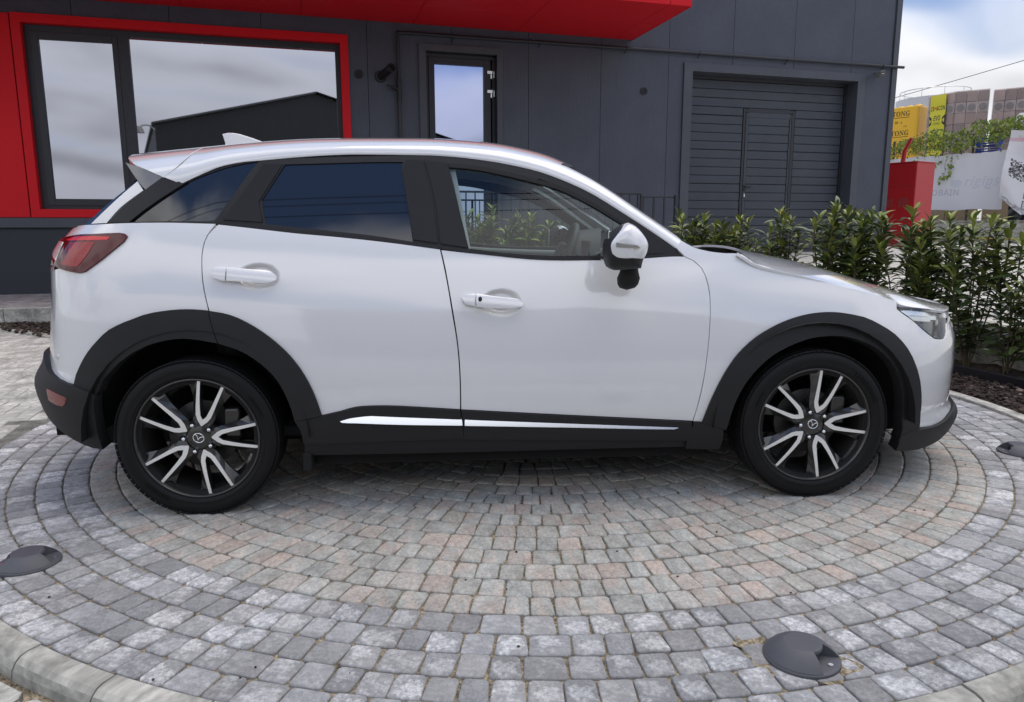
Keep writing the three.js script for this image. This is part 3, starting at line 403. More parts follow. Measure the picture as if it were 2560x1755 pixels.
  const barrel = (() => { const pr = [[0.2477, 0.003], [0.2440, 0.0055], [0.2400, 0.003], [0.2365, -0.006], [0.232, -0.016], [0.226, -0.03], [0.205, -0.06], [0.200, -0.17], [0.222, -0.200], [0.228, -0.205]]; const g = new THREE.LatheGeometry(pr.map(([r, z]) => new THREE.Vector2(r, z)), 80); g.rotateX(Math.PI / 2); return g; })();
  const strip = (rows) => { // rows of points, all the same length -> one smooth-edged skin
    const pos = [], idx = [], n = rows[0].length; rows.forEach((r) => r.forEach((p) => pos.push(p.x, p.y, p.z)));
    for (let j = 0; j < rows.length - 1; j++) for (let i = 0; i < n - 1; i++) { const a = j * n + i; idx.push(a, a + 1, a + n, a + 1, a + n + 1, a + n); }
    const g = new THREE.BufferGeometry(); g.setAttribute('position', new THREE.Float32BufferAttribute(pos, 3)); g.setAttribute('uv', new THREE.Float32BufferAttribute(new Float32Array(pos.length / 3 * 2), 2)); g.setIndex(idx); const q = g.toNonIndexed(); q.computeVertexNormals(); return q;
  };
  // one forked spoke pointing up: a bright machined V, dark flanks falling away outside, an upright wall inside
  const AX = [[0.052, 0.0], [0.075, 0.0115], [0.095, 0.0205], [0.13, 0.0285], [0.17, 0.036], [0.21, 0.0430], [0.2365, 0.0475]];   // r, sideways of the inner arm line
  const faceZ = (r) => -0.012 + 0.006 * smooth(0.05, 0.24, r) + 0.004 * Math.sin(clamp((r - 0.05) / 0.19) * Math.PI);
  const arm = (sgn, half) => AX.map(([r, s], i) => V3(sgn * (s + half * (i === 0 ? 0.35 : i === 1 ? 1.15 : i === 2 ? 1.05 : 0.85)), r, faceZ(r)));
  const wid = [0.001, 0.0085, 0.0090, 0.0076, 0.0066, 0.0060, 0.0056];
  const vFace = (() => {
    const list = [];
    for (const s of [-1, 1]) {
      const o = AX.map(([r, x], i) => V3(s * (x + wid[i] * 1.1 + (i === 0 ? 0.001 : 0)), r, faceZ(r))), n = AX.map(([r, x], i) => V3(s * Math.max(0, i < 2 ? 0 : x - wid[i] * 0.95), r + (i === 1 ? 0.004 : 0), faceZ(r)));
      list.push(strip(s > 0 ? [o, n] : [n, o]));
      const low = (row, d) => row.map((p) => V3(p.x, p.y, p.z - d)); list.push(strip([o, low(o, 0.004)]), strip([n, low(n, 0.004)]));
    }
    return merge(list);
  })();
  const vBody = (() => {
    const list = [];
    for (const s of [-1, 1]) {
      const top = AX.map(([r, x], i) => V3(s * (x + wid[i] * 1.15 + 0.0008), r, faceZ(r) - 0.0012)), inn = AX.map(([r, x], i) => V3(s * Math.max(0, i < 2 ? 0 : x - wid[i]), r + (i === 1 ? 0.004 : 0), faceZ(r) - 0.0012));
      const flank = AX.map(([r, x], i) => V3(s * (x + wid[i] + [0.020, 0.020, 0.016, 0.016, 0.021, 0.031, 0.046][i]), r - [0.004, 0.004, 0, 0, 0.004, 0.012, 0.012][i] , faceZ(r) - [0.006, 0.008, 0.014, 0.020, 0.022, 0.020, 0.016][i]));
      const back = AX.map(([r, x], i) => V3(s * (x + wid[i] + [0.018, 0.018, 0.012, 0.011, 0.015, 0.026, 0.040][i]), r - [0.004, 0.004, 0, 0, 0.004, 0.012, 0.012][i], faceZ(r) - 0.045)), wall = inn.map((p) => V3(p.x, p.y, p.z - 0.04));
      list.push(strip([top, flank]), strip([flank, back]), strip([inn, wall]), strip([back, wall]), strip([inn, top]));
    }
    return merge(list);
  })();
  const hub = (() => { const pr = [[0.001, -0.014], [0.028, -0.014], [0.031, -0.016], [0.046, -0.017], [0.052, -0.022], [0.066, -0.028], [0.074, -0.045], [0.074, -0.07], [0.001, -0.07]]; const g = new THREE.LatheGeometry(pr.map(([r, z]) => new THREE.Vector2(r, z)), 48); g.rotateX(Math.PI / 2); return g; })();
  const nut = (() => { const a = new THREE.CylinderGeometry(0.0085, 0.0095, 0.018, 6), b = new THREE.SphereGeometry(0.0083, 12, 8); b.translate(0, 0.008, 0); const g = merge([a, b]); g.rotateX(Math.PI / 2); return g; })();
  const seatGeo = (() => { const g = new THREE.LatheGeometry([[0.018, 0], [0.016, 0.001], [0.013, -0.004], [0.001, -0.004]].map(([r, z]) => new THREE.Vector2(r, z)), 20); g.rotateX(Math.PI / 2); return g; })();
  const emblem = (() => { // oval ring with a winged V
    const ring = tube(Array.from({ length: 28 }, (_, i) => { const a = i / 28 * 2 * Math.PI; return V3(0.0215 * Math.cos(a), 0.0185 * Math.sin(a), 0); }), 0.0022, 56, 8, true);
    const wing = (s) => tube([V3(s * 0.0185, 0.0095, 0), V3(s * 0.0120, 0.0085, 0.0004), V3(s * 0.0065, 0.0045, 0.0008), V3(s * 0.0025, -0.0015, 0.0008), V3(0, -0.0095, 0)], 0.0019, 16, 6);
    const g = merge([ring, wing(1), wing(-1)]); return g;
  })();
  const disc = (() => { const pr = [[0.07, -0.095], [0.07, -0.08], [0.14, -0.08], [0.14, -0.104], [0.07, -0.104]]; const g = new THREE.LatheGeometry(pr.map(([r, z]) => new THREE.Vector2(r, z)), 48); g.rotateX(Math.PI / 2); return g; })();
  const caliper = (() => { const g = rbox(0.07, 0.13, 0.09, 0.125, 0.05, -0.09, 0.015, 3); return g; })();
  const arch = merge([rbox(0.30, 0.05, 0.05, 0, 0.04, -0.15, 0.02), rod(V3(0.06, -0.02, -0.14), V3(0.09, 0.30, -0.2), 0.03)]);
  const proto = new THREE.Group();
  const tyre = mesh('tyre', tyreGeo, M.tyre, proto);
  mesh('rim', barrel, M.gunmetal, proto);
  for (let k = 0; k < 5; k++) {
    const sp = mesh('spoke', vBody, M.gunmetal, proto); sp.rotation.z = -(0.283 + k * 2 * Math.PI / 5);
    const f = mesh('spoke_face', vFace, M.machined, proto); f.rotation.z = sp.rotation.z;
    const a = -(0.283 + (k + 0.5) * 2 * Math.PI / 5), n = mesh('wheel_nut', nut, M.chrome, proto); n.position.set(-0.0572 * Math.sin(a), 0.0572 * Math.cos(a), -0.014); n.rotation.z = rnd();
    const w = mesh('nut_seat', seatGeo, M.rubber, proto); w.position.set(n.position.x, n.position.y, -0.0185);
  }
  mesh('hub', hub, M.gunmetal, proto);
  const e = mesh('emblem', emblem, M.chrome, proto); e.position.z = -0.0125; e.rotation.z = -0.35;
  mesh('brake_disc', disc, M.brake, proto); mesh('brake_caliper', caliper, M.gunmetal, proto); mesh('suspension', arch, M.voidBlack, proto);
  for (const [x, z, turn, text] of [[-1.285, 0.868, 0, 0], [1.285, 0.868, 0, 1], [-1.285, -0.868, Math.PI, 0], [1.285, -0.868, Math.PI, 1]]) {
    const w = proto.clone(); w.name = 'wheel'; w.position.set(x, 0.320, z); w.rotation.y = turn; car.add(w);
    mesh('sidewall_lettering', text ? merge([lettering('Continental', 0.268, 0.019, 0.62), lettering('215/50 R18', 0.276, 0.009, -1.25)]) : merge([lettering('215/50 R18', 0.272, 0.012, 0.9), lettering('Continental', 0.272, 0.014, 3.6)]), M.tyre, w);
  }
}
// ---------------------------------------------------------------- ground and paving
const PC = V3(0.217, 0, -0.654), R_IN = 2.418, R_OUT = 2.946;   // the round pad: its middle, the edge of the tan circle, the outer edge of the dark ring
const CAM = V3(-0.226, 1.156, 3.773);
const concreteTex = tex(512, 512, (u, v) => { const a = tile(u, v, 7, 3, 6), b = tile(u, v, 40, 8, 3); const k = 0.70 + a * 0.32 + b * 0.22; return [k, k * 0.995, k * 0.965]; });
const bumpTex = tex(512, 512, (u, v) => grey(0.5 + tile(u, v, 24, 5, 5) * 0.8), false);
const M2 = {
  ground: std([0.62, 0.62, 0.60], 0.9, { map: withRep(concreteTex, 0.5), bumpMap: withRep(bumpTex, 0.7), bumpScale: 0.004 }),
  concrete: std([0.84, 0.83, 0.78], 0.88, { map: withRep(concreteTex, 0.9), bumpMap: withRep(bumpTex, 2), bumpScale: 0.0025 }),
  paleConcrete: std([1.0, 0.99, 0.93], 0.85, { map: withRep(concreteTex, 1.3), bumpMap: withRep(bumpTex, 3), bumpScale: 0.002 }),
  sand: std([0.50, 0.43, 0.31], 1, { map: withRep(tex(256, 256, (u, v) => { const k = 0.72 + tile(u, v, 50, 2, 4) * 0.7 + tile(u, v, 9, 4, 3) * 0.35; return [k, k * 0.98, k * 0.94]; }), 2.2), bumpMap: withRep(bumpTex, 5), bumpScale: 0.006 }),
  soil: std([0.030, 0.022, 0.017], 1, { bumpMap: withRep(bumpTex, 4), bumpScale: 0.02 }),
  mulch: std([0.055, 0.036, 0.026], 1, { bumpMap: withRep(bumpTex, 4), bumpScale: 0.02 }),
  blackPlastic: std([0.008, 0.008, 0.010], 0.5),
};
{ const g = new THREE.PlaneGeometry(320, 320, 1, 1); g.rotateX(-Math.PI / 2); g.translate(0, -0.125, 0); const m = mesh('ground', metricUV(g), M2.ground); m.userData.kind = 'structure'; }

// stone faces: 16 tan, 16 charcoal, each with its own stains and pale bloom
const CELLS_X = 8, CELLS_Y = 4;
const stoneTex = tex(1536, 768, (u, v) => {
  const cx = Math.floor(u * CELLS_X), cy = Math.floor(v * CELLS_Y), x = u * CELLS_X - cx, y = v * CELLS_Y - cy, id = cx + cy * 8, dark = cy >= 2, s = id * 7.31;
  const n1 = fbm(x * 2.2 + s, y * 2.2, s, 4), n2 = fbm(x * 9 + s, y * 9 + s, 3.3, 4), n3 = fbm(x * 30, y * 30 + s, 1.7, 3);
  if (dark) {
    const ex = 0.5 + fbm(s, 1.1, 2, 2) * 0.5, ey = 0.5 + fbm(2, s, 1, 2) * 0.5, patch = clamp(1.5 - Math.hypot((x - ex) / 0.36, (y - ey) / 0.34) * 1.2 + n1 * 2.2 + n2 * 1.3);
    const how = [0.95, 0.15, 0.6, 0.8, 0.3, 0.9, 0.05, 0.5, 0.7, 0.2, 0.85, 0.4, 0.6, 0.1, 0.75, 0.35][id % 16];
    const k = 0.60 + n1 * 0.09 + n2 * 0.09 + n3 * 0.10 + how * patch * clamp(0.68 + n2 * 0.9 + n3 * 0.6) * 0.22;
    return [k * 1.0, k * 0.998, k * 0.995];
  }
  const warm = 0.62 * clamp([0.1, 0.7, 0.3, 0.15, 0.9, 0.05, 0.2, 0.5, 0.25, 0.8, 0.1, 0.35, 0.05, 0.6, 0.15, 0.45][id % 16] * 0.8 + fbm(x * 2.6 + s, y * 1.1 + s, 7, 3) * 1.5 * (id % 3 ? 1 : 0.3));
  const k = 0.635 + n1 * 0.15 + n2 * 0.12 + n3 * 0.13 + clamp(0.7 - Math.hypot(x - 0.5, y - 0.5) + n2) * 0.05;
  return [k * mixf(0.985, 1.10, warm), k * mixf(0.99, 0.96, warm), k * mixf(0.955, 0.88, warm)];
});
const stoneMat = std([1, 1, 1], 0.82, { map: stoneTex, vertexColors: true, bumpMap: withRep(grainTex, 40), bumpScale: 0.0010 });
function stone(q, h, cell, tint, thick = 0.05, bev = 0.0048, cut = 0.009) { // q: four corners [x, z] in order; rounded corners and worn edges
  const c = q.reduce((s, p) => [s[0] + p[0] / q.length, s[1] + p[1] / q.length], [0, 0]), ring = [], n = q.length;
  for (let i = 0; i < n; i++) { const p = q[i], a = q[(i + n - 1) % n], b = q[(i + 1) % n], la = Math.hypot(a[0] - p[0], a[1] - p[1]), lb = Math.hypot(b[0] - p[0], b[1] - p[1]), k = Math.min(cut, la * 0.3, lb * 0.3); ring.push([p[0] + (a[0] - p[0]) / la * k, p[1] + (a[1] - p[1]) / la * k]); ring.push([p[0] + (b[0] - p[0]) / lb * k, p[1] + (b[1] - p[1]) / lb * k]); }
  const m = ring.length, pos = [], uv = [], col = [], idx = [], ux = (cell % 8) / 8, uy = Math.floor(cell / 8) / 4;
  const b = [1e9, -1e9, 1e9, -1e9]; for (const [x, z] of q) { b[0] = Math.min(b[0], x); b[1] = Math.max(b[1], x); b[2] = Math.min(b[2], z); b[3] = Math.max(b[3], z); }
  const add = (x, y, z) => { pos.push(x, y, z); uv.push(ux + (0.03 + 0.94 * clamp((x - b[0]) / (b[1] - b[0]))) / 8, uy + (0.03 + 0.94 * clamp((z - b[2]) / (b[3] - b[2]))) / 4); col.push(...tint); };
  add(c[0], h + 0.0015, c[1]);
  for (const [inset, y] of [[bev * 1.5, h], [bev * 0.35, h - bev * 0.45], [0, h - bev * 1.3], [-0.001, h - thick]]) for (const [x, z] of ring) { const d = Math.hypot(c[0] - x, c[1] - z); add(x + (c[0] - x) / d * inset, y, z + (c[1] - z) / d * inset); }
  for (let i = 0; i < m; i++) idx.push(0, 1 + (i + 1) % m, 1 + i);
  for (let k = 0; k < 3; k++) for (let i = 0; i < m; i++) { const a = 1 + k * m + i, d = 1 + k * m + (i + 1) % m; idx.push(a, d, a + m, d, d + m, a + m); }
  const g = new THREE.BufferGeometry(); g.setAttribute('position', new THREE.Float32BufferAttribute(pos, 3)); g.setAttribute('uv', new THREE.Float32BufferAttribute(uv, 2)); g.setAttribute('color', new THREE.Float32BufferAttribute(col, 3)); g.setIndex(idx); g.computeVertexNormals();
  return { g, c };
}
function lay(parent, stones, name = 'paver', most = 300, mat = stoneMat) { // the nearest ones each a mesh, the rest one part
  const near = (s) => { const dx = s.c[0] - CAM.x, dz = s.c[1] - CAM.z, ahead = -dz, off = Math.abs(dx + dz * 0.073) / Math.max(ahead, 0.1); return ahead < 1.1 || off > 0.80 ? 99 + Math.hypot(dx, dz) : Math.hypot(dx, dz); };
  stones.sort((a, b) => near(a) - near(b));
  stones.slice(0, most).forEach((s) => mesh(name, s.g, mat, parent));
  if (stones.length > most) { const m = mesh(name, mergeGeometries(stones.slice(most).map((s) => s.g)), mat, parent); m.userData.kind = 'stuff'; }
}
const paleStone = std([1, 1, 1], 0.85, { map: withRep(concreteTex, 0.8), vertexColors: true, bumpMap: withRep(bumpTex, 3), bumpScale: 0.0015 });
const jig = (a) => (rnd() - 0.5) * 2 * a;
function course(r0, r1, kind, list) { // one circle of stones
  const gap = 0.0035; let a = rnd() * 6, end = a + 2 * Math.PI - 0.0001; const rm = (r0 + r1) / 2;
  while (a < end - 0.02) {
    let w = (kind === 'dark' ? [0.080, 0.088, 0.094, 0.102, 0.122] : [0.070, 0.077, 0.082, 0.088, 0.104])[Math.floor(rnd() * 5)] / rm;
    if (a + w > end - 0.06 / rm) w = end - a;
    const g0 = gap / r0 * (1 + rnd() * 0.9), sk = jig(0.006) / rm, at = (r, t) => [PC.x + r * Math.cos(t) + jig(0.0022), PC.z + r * Math.sin(t) + jig(0.0022)];
    const q = [at(r0 + gap * 0.8, a + g0 / 2 + sk), at(r1 - gap * 0.5, a + g0 / 2 - sk), at(r1 - gap * 0.5, a + w - g0 / 2), at(r0 + gap * 0.8, a + w - g0 / 2)];
    const t = kind === 'dark' ? 0.84 + rnd() * 0.40 : 0.95 + rnd() * 0.26, hue = jig(0.015);
    list.push(stone(q, jig(0.002), (kind === 'dark' ? 16 : 0) + Math.floor(rnd() * 16), kind === 'dark' ? [t * (1 + hue), t, t * (1 - hue)] : [t * (1.0 + hue), t, t * (1 - hue)]));
    a += w;
  }
}
{
  const pad = struct('pavement'), inner = [], W = 0.1124;
  for (let k = 0; k < 21; k++) course(Math.max(0.02, R_IN - W * (k + 1)), R_IN - W * k, 'tan', inner);
  const d = new THREE.CircleGeometry(R_IN, 96); d.rotateX(-Math.PI / 2); d.translate(PC.x, -0.009, PC.z); mesh('joint_sand', metricUV(d), M2.sand, pad);
  lay(pad, inner);
  const ring = struct('pavement_ring'), outer = [];
  for (let k = 0; k < 5; k++) course(R_IN + 0.1056 * k, R_IN + 0.1056 * (k + 1), 'dark', outer);
  const e = new THREE.RingGeometry(R_IN, R_OUT + 0.01, 96, 1); e.rotateX(-Math.PI / 2); e.translate(PC.x, -0.0085, PC.z); mesh('joint_sand', metricUV(e), M2.sand, ring);
  lay(ring, outer);
}
{ // pale pavers in a herringbone to the left, turned with the building
  const yard = struct('paved_yard'), list = [], c = Math.cos(-0.205), s = Math.sin(-0.205), L = 0.2, W = 0.1, ok = (x, z) => Math.hypot(x - PC.x, z - PC.z) > 3.06 && x < -2.2 && x > -7.5 && z < 1.0 && (z - -5.10) > 0.8 * (x + 5.62) - 0.02 * 0 && ((x + 6.731) * -s * -1, true);
  const world = (u, w) => [-4.2 + u * c - w * s, -2.2 + u * s + w * c];
  for (let j = -60; j < 60; j++) for (let i = -60; i < 60; i++) { // every second cell starts a stone
    const k = ((i - j) % 4 + 4) % 4; if (k !== 0 && k !== 3) continue;
    const u = i * W, w = j * W, lying = k === 0, x1 = u + (lying ? L : W), w1 = w + (lying ? W : L);
    const q = [[u, w], [u, w1], [x1, w1], [x1, w]].map(([a, b]) => world(a + (a === u ? 0.002 : -0.002), b + (b === w ? 0.002 : -0.002)));
    const m = [(q[0][0] + q[2][0]) / 2, (q[0][1] + q[2][1]) / 2];
    if (!ok(...m) || q.some(([x, z]) => Math.hypot(x - PC.x, z - PC.z) < 2.99)) continue;
    const t = 0.92 + rnd() * 0.22; list.push(stone(q.map(([x, z]) => [x + jig(0.001), z + jig(0.001)]), jig(0.0012), [5, 10, 12, 14][Math.floor(rnd() * 4)], [t, t * 0.985, t * 0.95], 0.05, 0.004, 0.004)); metricUV(list[list.length - 1].g);
  }
  const sh = new THREE.Shape(P2('-7.5,1.0 -2.2,1.0 -2.2,-2.3 -4.67,-4.34 -5.62,-5.10 -7.5,-6.6')), h = new THREE.Path(); h.absarc(PC.x, PC.z, R_OUT + 0.006, 0, Math.PI * 2); sh.holes.push(h);
  const shape = new THREE.Shape(); shape.moveTo(-7.5, 1.0); shape.lineTo(-7.5, -6.6); shape.lineTo(-5.62, -5.10); shape.lineTo(-4.67, -4.34); shape.lineTo(-2.6, -2.6);
  for (let a = 3.75; a > 2.6; a -= 0.05) shape.lineTo(PC.x + (R_OUT + 0.004) * Math.cos(a), PC.z + (R_OUT + 0.004) * Math.sin(a));
  shape.lineTo(-2.2, 1.0);
  const g = new THREE.ShapeGeometry(shape); g.rotateX(Math.PI / 2); g.translate(0, -0.006, 0); mesh('joint_sand', metricUV(g), std([0.36, 0.35, 0.33], 1, { map: withRep(concreteTex, 2) }), yard);
  lay(yard, list, 'paver', 300, paleStone);
}
function arcBar(r0, r1, a0, a1, y0, y1, n, round = 0) { // a curved kerb piece with a rolled outer edge
  const prof = round ? [[r0, y0], [r0, y1], [r0 + (r1 - r0) * 0.45, y1 - 0.001], [r0 + (r1 - r0) * 0.66, y1 - 0.006], [r0 + (r1 - r0) * 0.83, y1 - 0.018], [r0 + (r1 - r0) * 0.95, y1 - 0.036], [r1, y1 - 0.06], [r1, y0]] : [[r0, y0], [r0, y1 - 0.004], [r0 + 0.004, y1], [r1 - 0.004, y1], [r1, y1 - 0.004], [r1, y0]];
  const pos = [], idx = [], m = prof.length;
  for (let i = 0; i <= n; i++) { const a = mixf(a0, a1, i / n); for (const [r, y] of prof) pos.push(PC.x + r * Math.cos(a), y, PC.z + r * Math.sin(a)); }
  for (let i = 0; i < n; i++) for (let k = 0; k < m - 1; k++) { const a = i * m + k; idx.push(a, a + m, a + 1, a + 1, a + m, a + m + 1); }
  for (const i of [0, n]) for (let k = 1; k < m - 1; k++) idx.push(i * m, i * m + (i ? k + 1 : k), i * m + (i ? k : k + 1));
  const g = new THREE.BufferGeometry(); g.setAttribute('position', new THREE.Float32BufferAttribute(pos, 3)); g.setAttribute('normal', new THREE.Float32BufferAttribute(new Float32Array(pos.length), 3)); g.setIndex(idx); const q = g.toNonIndexed(); q.computeVertexNormals(); return metricUV(q);
}
{ // kerb stones round the pad: rolled at the front, a flush pale strip at the back
  const kerb = struct('kerb'); const r1 = 3.036;
  for (let a = 0.42; a < 2.62; a += 0.1085) mesh('kerb_stone', arcBar(2.952 + jig(0.002), r1 + jig(0.004), a + 0.0012, a + 0.1073, -0.16, 0.004 + jig(0.002), 5, 1), M2.concrete, kerb);
  for (let a = -2.45; a < 0.40; a += 0.2) mesh('kerb_stone', arcBar(2.952, 3.035, a + 0.0008, a + 0.1992, -0.1, 0.016, 8), M2.paleConcrete, kerb);
}
{ // outside the rolled kerb: sand and rough pale flagstones
  const flags = struct('path'); const s = new THREE.RingGeometry(3.02, 3.9, 64, 4, -2.7, 2.4); s.rotateX(-Math.PI / 2);
  const p = s.attributes.position; for (let i = 0; i < p.count; i++) p.setY(i, -0.056 + fbm(p.getX(i) * 9, 2, p.getZ(i) * 9, 3) * 0.02); s.computeVertexNormals(); s.translate(PC.x, 0, PC.z); mesh('joint_sand', metricUV(s), M2.sand, flags);
  const flagMat = std([1.05, 1.05, 1.0], 0.85, { map: withRep(concreteTex, 1.1), bumpMap: withRep(bumpTex, 3), bumpScale: 0.006 });
  let prev = 0;
  for (let a = 0.5; a < 2.6; a += 0.115) {
    for (const [r0, r1] of [[3.075, 3.33], [3.345, 3.60]]) {
      const t = r0 > 3.2 ? 0.05 : 0, at = (r, b) => [PC.x + (r + jig(0.014)) * Math.cos(b), PC.z + (r + jig(0.014)) * Math.sin(b)];
      const q = [at(r0, a + t + 0.003), at((r0 + r1) / 2 + 0.02, a + t + jig(0.012)), at(r1, a + t + 0.003), at(r1 + 0.01, a + t + 0.06), at(r1, a + t + 0.110), at(r0, a + t + 0.110), at(r0 - 0.008, a + t + 0.055)];
      const g = stone(q, -0.036 + jig(0.005), 0, [1, 1, 1], 0.05, 0.006, 0.02).g; mesh('flagstone', metricUV(g), flagMat, flags);
    }
  }
}
// ---------------------------------------------------------------- planting bed, retaining wall, the yard behind
const lotY = (x, z) => 0.33 + 0.34 * smooth(0, 9, Math.hypot(x - PC.x, z - PC.z) - 4.1);
{
  const ringSheet = (r0, r1, a0, a1, y, amp, nr, na) => { const pos = [], idx = []; for (let i = 0; i <= na; i++) for (let k = 0; k <= nr; k++) { const a = mixf(a0, a1, i / na), r = mixf(r0, r1, k / nr), x = PC.x + r * Math.cos(a), z = PC.z + r * Math.sin(a); pos.push(x, (typeof y === 'function' ? y(x, z) : y) + fbm(x * 8, 1, z * 8, 4) * amp, z); } for (let i = 0; i < na; i++) for (let k = 0; k < nr; k++) { const a = i * (nr + 1) + k; idx.push(a, a + 1, a + nr + 1, a + 1, a + nr + 2, a + nr + 1); } const g = new THREE.BufferGeometry(); g.setAttribute('position', new THREE.Float32BufferAttribute(pos, 3)); g.setIndex(idx); g.computeVertexNormals(); return metricUV(g); };
  const A0 = -2.30, A1 = 0.62;
  const bed = struct('planting_bed');
  mesh('mulch', ringSheet(3.03, 3.56, A0, A1, 0.012, 0.035, 8, 160), M2.mulch, bed);
  mesh('soil', ringSheet(3.56, 4.10, A0, A1, 0.03, 0.05, 8, 160), M2.soil, bed);
  const sh = new THREE.Shape(P2('-5.70,-5.12 -4.67,-4.30 -2.3,-2.4 -1.5,-3.2 -1.5,-6.35 -5.9,-5.44')); const lg = new THREE.ShapeGeometry(sh); lg.rotateX(Math.PI / 2); lg.translate(0, 0.008, 0); mesh('soil', metricUV(lg), M2.mulch, bed);
  const chips = []; for (let k = 0; k < 3; k++) { const g = new THREE.DodecahedronGeometry(1, 0), p = g.attributes.position; for (let i = 0; i < p.count; i++) { const n = 1 + 0.5 * perlin.noise(p.getX(i) * 1.7 + k * 5, p.getY(i) * 1.7, p.getZ(i) * 1.7); p.setXYZ(i, p.getX(i) * n, p.getY(i) * n * 0.5, p.getZ(i) * n * 0.7); } g.computeVertexNormals(); chips.push(g); }
  const n = 3400, inst = new THREE.InstancedMesh(chips[0], std([1, 1, 1], 1), n), m4 = new THREE.Matrix4(), qq = new THREE.Quaternion(), col = new THREE.Color();
  for (let i = 0; i < n; i++) {
    let x, z, s;
    if (i < 2400) { const a = rr(-0.75, 0.35), r = i < 1900 ? rr(3.05, 3.54) : rr(3.58, 4.05); x = PC.x + r * Math.cos(a); z = PC.z + r * Math.sin(a); s = rr(0.007, 0.022) * (rnd() < 0.08 ? 1.7 : 1); }
    else { const t = rnd(), k = rnd(); x = mixf(-5.8, -3.2, t); z = mixf(mixf(-5.15, -3.1, t), mixf(-5.42, -6.0, t), k); s = rr(0.010, 0.03); }
    qq.setFromEuler(new THREE.Euler(rr(-0.5, 0.5), rr(0, 6.3), rr(-0.5, 0.5))); m4.compose(V3(x, 0.018 + rnd() * 0.012, z), qq, V3(s, s, s)); inst.setMatrixAt(i, m4);
    const k = rr(0.018, 0.075) * (rnd() < 0.04 ? 4 : 1); inst.setColorAt(i, col.setRGB(k, k * 0.72, k * 0.55));
  }
  { const k = 90, deb = new THREE.InstancedMesh(chips[0], std([1, 1, 1], 1), k); for (let i = 0; i < k; i++) { const a = rr(-0.5, 3.6), r = Math.sqrt(rr(0.2, 8.6)), s = rr(0.002, 0.006) * (rnd() < 0.12 ? 1.8 : 1); qq.setFromEuler(new THREE.Euler(0, rr(0, 6.3), 0)); m4.compose(V3(PC.x + r * Math.cos(a), 0.003, PC.z + r * Math.sin(a)), qq, V3(s, s, s)); deb.setMatrixAt(i, m4); const g = rr(0.015, 0.06); deb.setColorAt(i, col.setRGB(g, g * 0.85, g * 0.65)); } deb.name = 'debris'; deb.userData.kind = 'stuff'; deb.userData.label = 'small dark crumbs of soil and twig scattered over the pavers'; deb.userData.category = 'debris'; scene.add(deb); }
  inst.name = 'wood_chips'; inst.userData.kind = 'stuff'; inst.userData.label = 'brown wood chips and clods covering the planting bed'; inst.userData.category = 'mulch'; inst.castShadow = inst.receiveShadow = true; scene.add(inst);
  const strip = thing('bed_edging', 'thin black plastic edging strip curving through the brown mulch', 'edging'); mesh('strip', arcBar(3.555, 3.567, A0, A1, -0.02, 0.085, 90), M2.blackPlastic, strip);
  const wall = thing('retaining_wall', 'low grey concrete retaining wall behind the shrubs', 'wall'); mesh('wall', arcBar(4.10, 4.24, A0 + 0.1, A1, -0.1, 0.355, 90), M2.concrete, wall);
  const edge = struct('edging'); { const dx = 0.95, dz = 0.76, L = Math.hypot(dx, dz), g = rspan(-2.2, 3.2, -0.08, 0.022, -0.05, 0.05, 0.005); g.rotateY(-Math.atan2(dz, dx)); g.translate(-5.62, 0, -5.10); mesh('edging_strip', g, M2.concrete, edge); }
  // the raised yard: pale block paving, too far off and too oblique to count
  const blockTex = tex(512, 512, (u, v) => { const row = Math.floor(v * 8), x = (u * 4 + (row % 2) * 0.5) % 1, y = v * 8 - row, id = row * 7 + Math.floor(u * 4 + (row % 2) * 0.5) % 4, j = x < 0.025 || y < 0.05, k = (0.80 + 0.10 * Math.sin(id * 12.9) + tile(u, v, 30, 6, 3) * 0.2) * (j ? 0.6 : 1); return [k, k * 0.985, k * 0.94]; });
  const lot = mesh('yard', ringSheet(4.14, 75, -1.75, 0.8, lotY, 0, 60, 60), std([0.92, 0.92, 0.9], 0.9, { map: withRep(blockTex, 1.25), bumpMap: withRep(bumpTex, 2), bumpScale: 0.003 })); lot.userData.kind = 'structure';
  const line = struct('kerb'); for (let i = 0; i < 9; i++) { const a = V3(17.2, 0, -21.4), b = V3(9.6, 0, -7.4), p = a.clone().lerp(b, i / 9), q = a.clone().lerp(b, (i + 0.985) / 9), L = p.distanceTo(q), g = rspan(0, L, -0.08, 0.10, -0.08, 0.08, 0.01); g.rotateY(-Math.atan2(q.z - p.z, q.x - p.x)); g.translate(p.x, lotY(p.x, p.z), p.z); mesh('kerb_stone', g, M2.paleConcrete, line); }
}
